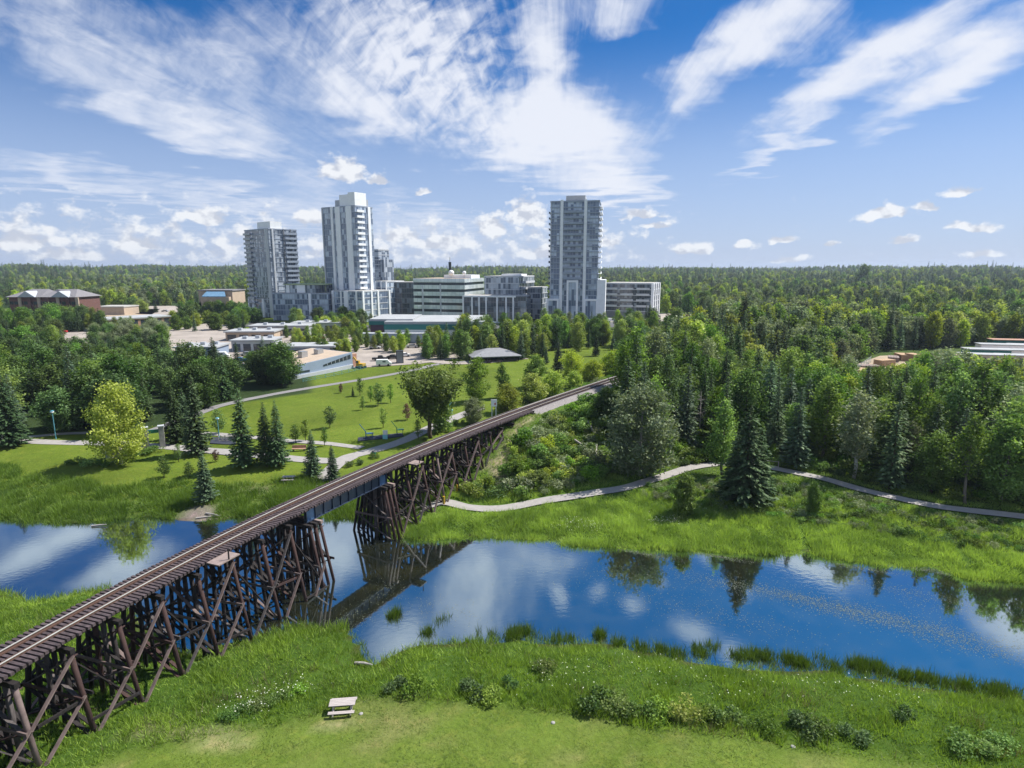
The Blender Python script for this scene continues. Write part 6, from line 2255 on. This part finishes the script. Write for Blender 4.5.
# ------------------------------------------------------------------ grasses (too many to count)
def blades(pts, hgt, wid, lean, tone, per=6, spread=.16, seed=1):
    r = np.random.default_rng(seed)
    n = len(pts)
    B = np.repeat(pts, per, 0)
    m = len(B)
    off = r.normal(0, spread, (m, 2))
    B[:, :2] += off
    h = np.repeat(hgt, per) * r.uniform(.55, 1.15, m)
    a = r.uniform(0, 6.28, m)
    ln = r.uniform(.15, 1.0, m) * lean
    ou = np.stack([np.cos(a), np.sin(a)], 1)
    tip = B.copy()
    tip[:, :2] += ou * (h * ln)[:, None] + off * 1.2
    tip[:, 2] += h
    w = wid * r.uniform(.6, 1.3, m)
    b = r.uniform(0, 3.14, m)
    s = np.stack([np.cos(b), np.sin(b), np.zeros(m)], 1) * w[:, None]
    V = np.stack([B - s, B + s, tip], 1).reshape(-1, 3)
    t_ = np.clip(np.repeat(tone, per) + r.normal(0, .17, m), 0, 1)
    return V, np.repeat(t_, 3)


def grass_obj(name, label, pts, hgt, wid, lean, mat, tone, per, spread, seed, cat='grass'):
    V, T = blades(pts, hgt, wid, lean, tone, per, spread, seed)
    me = fast_mesh(name, V, 3, len(V) // 3, [mat], T)
    return tag(link(name, me), label, cat, kind='stuff')


def field(n, x0, x1, y0, y1, seed):
    r = np.random.default_rng(seed)
    p = np.stack([r.uniform(x0, x1, n), r.uniform(y0, y1, n)], 1)
    return p


def with_z(p, dz=-.04):
    return np.column_stack([p, Hf(p[:, 0], p[:, 1]) + dz])


def vis(p):
    dep = p[:, 1] * CP + (CAMZ - 1.5) * SP
    u = 512 + F * p[:, 0] / dep
    return (u > -230) & (u < 1254)


# near bank rough grass
p = field(190000, -100, 100, 20, 80, 1)
p = p[vis(p)]
dn_, df_2, ins_ = dist_poly(p, NS), dist_poly(p, FS), inside(p, RIV)
sdl = soft_in(p, DRY_LAWN, 1.0)
k = (dn_ < df_2) & ~ins_ & (dn_ > -.1) & (sdl < .6)
pn = p[k]
dnn = dn_[k]
patch = vnoise(pn[:, 0], pn[:, 1], 3.0, 12) * .6 + vnoise(pn[:, 0], pn[:, 1], .9, 13) * .4
keepm = rng.random(len(pn)) < (.30 + .9 * patch)
pn, patch, dnn = pn[keepm], patch[keepm], dnn[keepm]
hg_ = (.22 + .75 * patch ** 1.6) * (1 + .25 * ss(1 - dnn / 2))
grass_obj('rough_grass', 'tall rough green grass covering the near bank', with_z(pn), hg_, .030, .7, 'grass_rough', .02 + .55 * vnoise(pn[:, 0], pn[:, 1], 2.4, 14) + .35 * vnoise(pn[:, 0], pn[:, 1], .7, 15), 6, .13, 2)
# pale seed heads
ks = rng.random(len(pn)) < (.014 + .22 * (vnoise(pn[:, 0], pn[:, 1], 2.8, 19) > .80))
grass_obj('seed_grass', 'pale dry grass stalks scattered through the near rough grass', with_z(pn[ks]), np.full(ks.sum(), .85), .022, .35, 'reed_brown', np.full(ks.sum(), .6), 5, .14, 3)
# mown lawn with dry tufts
p = field(100000, -80, 80, 22, 46, 4)
p = p[vis(p)]
sdl = soft_in(p, DRY_LAWN, 1.0)
p = p[sdl > .45]
pt_ = vnoise(p[:, 0], p[:, 1], 1.2, 22)
p, pt_ = p[rng.random(len(p)) < .3 + .8 * pt_], None
tn_ = vnoise(p[:, 0], p[:, 1], 1.7, 23) * .5 + vnoise(p[:, 0], p[:, 1], .6, 24) * .5
grass_obj('mown_grass', 'short patchy mown grass at the bottom of the photo', with_z(p, -.02), .05 + .10 * tn_, .022, 1.1, 'grass_rough', .25 + .65 * (1 - tn_), 4, .12, 5)
# marsh grass of the right far bank
p = field(250000, -25, 125, 45, 112, 6)
p = p[vis(p)]
dn_, df_2, ins_ = dist_poly(p, NS), dist_poly(p, FS), inside(p, RIV)
tx_ = np.interp(p[:, 1], TRK[:, 1], TRK[:, 0])
dp_ = np.min(np.stack([np.where(np.abs(p[:, 0] - c_[0]) + np.abs(p[:, 1] - c_[1]) < 12, np.hypot(p[:, 0] - c_[0], p[:, 1] - c_[1]), 99) for c_ in PATHS[0][0]]), 0)
cr1, cr2 = [ground(*q_) for q_ in ((806, 552), (800, 528), (808, 512))], [ground(*q_) for q_ in ((970, 568), (958, 548), (950, 535))]
dc = np.minimum(dist_poly(p, np.array([[c_.x, c_.y] for c_ in cr1])), dist_poly(p, np.array([[c_.x, c_.y] for c_ in cr2])))
k = (df_2 < dn_) & ~ins_ & (p[:, 0] > tx_ - 3) & (dp_ > 1.7) & (df_2 < 34) & (dc > .45)
p, df_2 = p[k], df_2[k]
patch = np.clip(vnoise(p[:, 0], p[:, 1], 2.6, 31) * .65 + vnoise(p[:, 0], p[:, 1], 1.1, 32) * .55 - .1, 0, 1)
far_ = ss((df_2 - 11) / 5)
kk = rng.random(len(p)) < (1 - .55 * far_)
p, patch, far_ = p[kk], patch[kk], far_[kk]
grass_obj('marsh_grass', 'lush bright green marsh grass along the far right bank', with_z(p), (.22 + 1.15 * patch ** 1.5) * (1 - .35 * far_), .042, .5, 'grass_reed', np.clip(-.18 + .35 * vnoise(p[:, 0], p[:, 1], 5, 33) + .95 * vnoise(p[:, 0], p[:, 1], 1.4, 35) - .15 * far_, 0, 1), 6, .17, 7)
# left far bank
p = field(125000, -145, -8, 60, 125, 8)
p = p[vis(p)]
dn_, df_2, ins_ = dist_poly(p, NS), dist_poly(p, FS), inside(p, RIV)
tx_ = np.interp(p[:, 1], TRK[:, 1], TRK[:, 0])
mud = ground(196, 514)
k = (df_2 < dn_) & ~ins_ & (p[:, 0] < tx_ + 2) & (df_2 < 9.5 + 3 * vnoise(p[:, 0], p[:, 1], 6, 40)) & (np.hypot(p[:, 0] - mud.x, p[:, 1] - mud.y) > 2.6)
p = p[k]
patch = np.clip(vnoise(p[:, 0], p[:, 1], 2.6, 41) * .65 + vnoise(p[:, 0], p[:, 1], 1.1, 42) * .55 - .1, 0, 1)
kk = rng.random(len(p)) < .4 + .8 * patch
p, patch = p[kk], patch[kk]
grass_obj('bank_grass', 'deep green tall grass fringing the left far bank', with_z(p), .28 + 1.35 * patch ** 1.5, .045, .55, 'grass_dark', np.clip(.05 + .45 * patch + .6 * (vnoise(p[:, 0], p[:, 1], 1.7, 43) - .3), 0, 1), 6, .18, 9)
# sedge standing in the shallows of the near shore
cl = []
rs = np.random.default_rng(5)
for (px, py, n_) in [(738, 655, 14), (752, 656, 16), (765, 657, 20), (775, 660, 16), (790, 660, 22), (802, 663, 26), (815, 667, 14), (826, 664, 20), (838, 668, 24), (850, 664, 30), (862, 666, 30), (876, 668, 30), (890, 674, 30), (905, 677, 34), (920, 678, 30), (935, 682, 34),
                     (950, 684, 34), (965, 687, 30), (985, 690, 34), (1000, 692, 34), (1015, 694, 30), (600, 636, 24), (570, 640, 16), (556, 640, 14), (524, 632, 30), (512, 636, 24), (535, 636, 22), (484, 634, 10), (492, 636, 12), (640, 648, 14), (618, 644, 16), (660, 651, 18), (676, 655, 16),
                     (396, 614, 26), (392, 617, 18), (440, 619, 5), (446, 617, 5), (712, 646, 12), (700, 652, 16), (428, 633, 16)]:
    x, y = at(px, py, 0)
    q_ = np.array([x, y]) + rs.normal(0, rs.uniform(.2, .5), (int(n_ * rs.uniform(.3, 3.4)), 2))
    cl.append(q_)
cl = np.concatenate(cl)
cz = np.column_stack([cl, np.full(len(cl), -.05)])
grass_obj('sedge_clumps', 'dark green sedge clumps standing in the near shallows', cz, rs.uniform(.5, 1.05, len(cl)), .028, .35, 'sedge', rs.uniform(.1, .7, len(cl)), 7, .13, 10, 'sedge')
# floating weed drifting on the water
wv_ = []
for (px, py, L_, W2, n_) in [(850, 610, 13, 1.2, 900), (920, 630, 12, 1.4, 800), (780, 592, 10, 1.2, 420), (620, 575, 8, 2, 160), (700, 580, 9, 2, 180), (440, 610, 5, 2.5, 120), (385, 590, 3, 4, 110), (350, 620, 2.5, 3, 110), (90, 527, 8, .6, 240), (980, 650, 7, 1.5, 260), (900, 590, 9, 1.5, 260), (740, 620, 10, 2.5, 160), (820, 600, 16, 4, 420), (660, 600, 14, 4, 300), (960, 610, 8, 3, 260), (940, 572, 5, .8, 300), (860, 568, 5, .6, 200), (640, 553, 5, .6, 260), (720, 557, 4, .5, 200)]:
    x, y = at(px, py, 0)
    n_ = int(n_ * 2.2)
    q_ = rs.normal(size=(n_, 2)) * np.array([L_ * .5, W2 * .5])
    a = -.42
    q_ = np.stack([q_[:, 0] * math.cos(a) - q_[:, 1] * math.sin(a), q_[:, 0] * math.sin(a) + q_[:, 1] * math.cos(a)], 1) + (x, y)
    wv_.append(q_)
wv_ = np.concatenate(wv_)
wv_ = wv_[inside(wv_, RIV)]
n_ = len(wv_)
ang_ = rs.uniform(0, 6.28, n_)
s_ = rs.uniform(.02, .07, n_)
A = np.stack([np.cos(ang_) * s_, np.sin(ang_) * s_, np.zeros(n_)], 1)
B = np.stack([-np.sin(ang_) * s_ * .6, np.cos(ang_) * s_ * .6, np.zeros(n_)], 1)
C = np.column_stack([wv_, rs.uniform(.004, .02, n_)])
V = np.stack([C + A, C + B, C - A, C - B], 1).reshape(-1, 3)
tag(link('floating_weed', leaf_mesh('floating_weed', V, 'weed_float', rs.random(n_))), 'pale specks of pond weed drifting on the blue water', 'pond weed', kind='stuff')
# white flowers and leaf glints, the glints painted as white specks
wf = []
for (px, py, L_, n_) in [(235, 715, .8, 30), (250, 708, .9, 30), (268, 703, .9, 30), (285, 697, .9, 30), (302, 692, .8, 30), (560, 680, 2, 60), (640, 675, 2.0, 30), (700, 690, 2.5, 30), (660, 490, 2, 0), (665, 524, 1.2, 120), (572, 527, 1.2, 90), (592, 530, .8, 60), (700, 512, 1.0, 60), (760, 690, 2, 25), (830, 690, 2, 30), (880, 700, 1.5, 25)]:
    p = ground(px, py)
    q_ = np.stack([p.x + rs.normal(0, L_, n_), p.y + rs.normal(0, L_ * .6, n_)], 1)
    if n_:
        wf.append(np.column_stack([q_, Hf(q_[:, 0], q_[:, 1]) + rs.uniform(.45, 1.0, n_)]))
wf = np.concatenate(wf)
tag(link('flowers_and_glints', leaf_mesh('flowers_and_glints', leaf_quads(wf, .05, 1.2), 'flower_glint_white', rs.random(len(wf)))), 'tiny white flower heads and painted leaf glints among the bank grasses', 'flowers_and_glints', kind='stuff')
for (px, py, L_, n_) in [(245, 712, 1.4, 0)]:
    pass
for i, (px, py) in enumerate([(230, 718), (243, 713), (256, 708), (270, 704), (284, 699), (298, 694)]):
    shrub('darkshrub', ground(px, py), .75, 'low leafy white specked plant in the patch left of the near picnic table', 'white specked plants left of the near picnic table', 1.0, 1)

# ------------------------------------------------------------------ air
hb_ = MB().box(-5200, 5200, -30, 6800, -4, 82)
hzm = bpy.data.materials.new('haze')
hzm.use_nodes = True
t = hzm.node_tree
t.nodes.clear()
vo = t.nodes.new('ShaderNodeVolumePrincipled')
vo.inputs['Color'].default_value = (.70, .82, 1.0, 1)
vo.inputs['Density'].default_value = 0.00010
vo.inputs['Anisotropy'].default_value = 0.2
oo = t.nodes.new('ShaderNodeOutputMaterial')
t.links.new(vo.outputs[0], oo.inputs['Volume'])
MATS['haze'] = hzm
hzo = hb_.build('haze', 'haze')
tag(hzo, 'thin blue summer haze between the camera and the skyline', 'haze', kind='stuff')
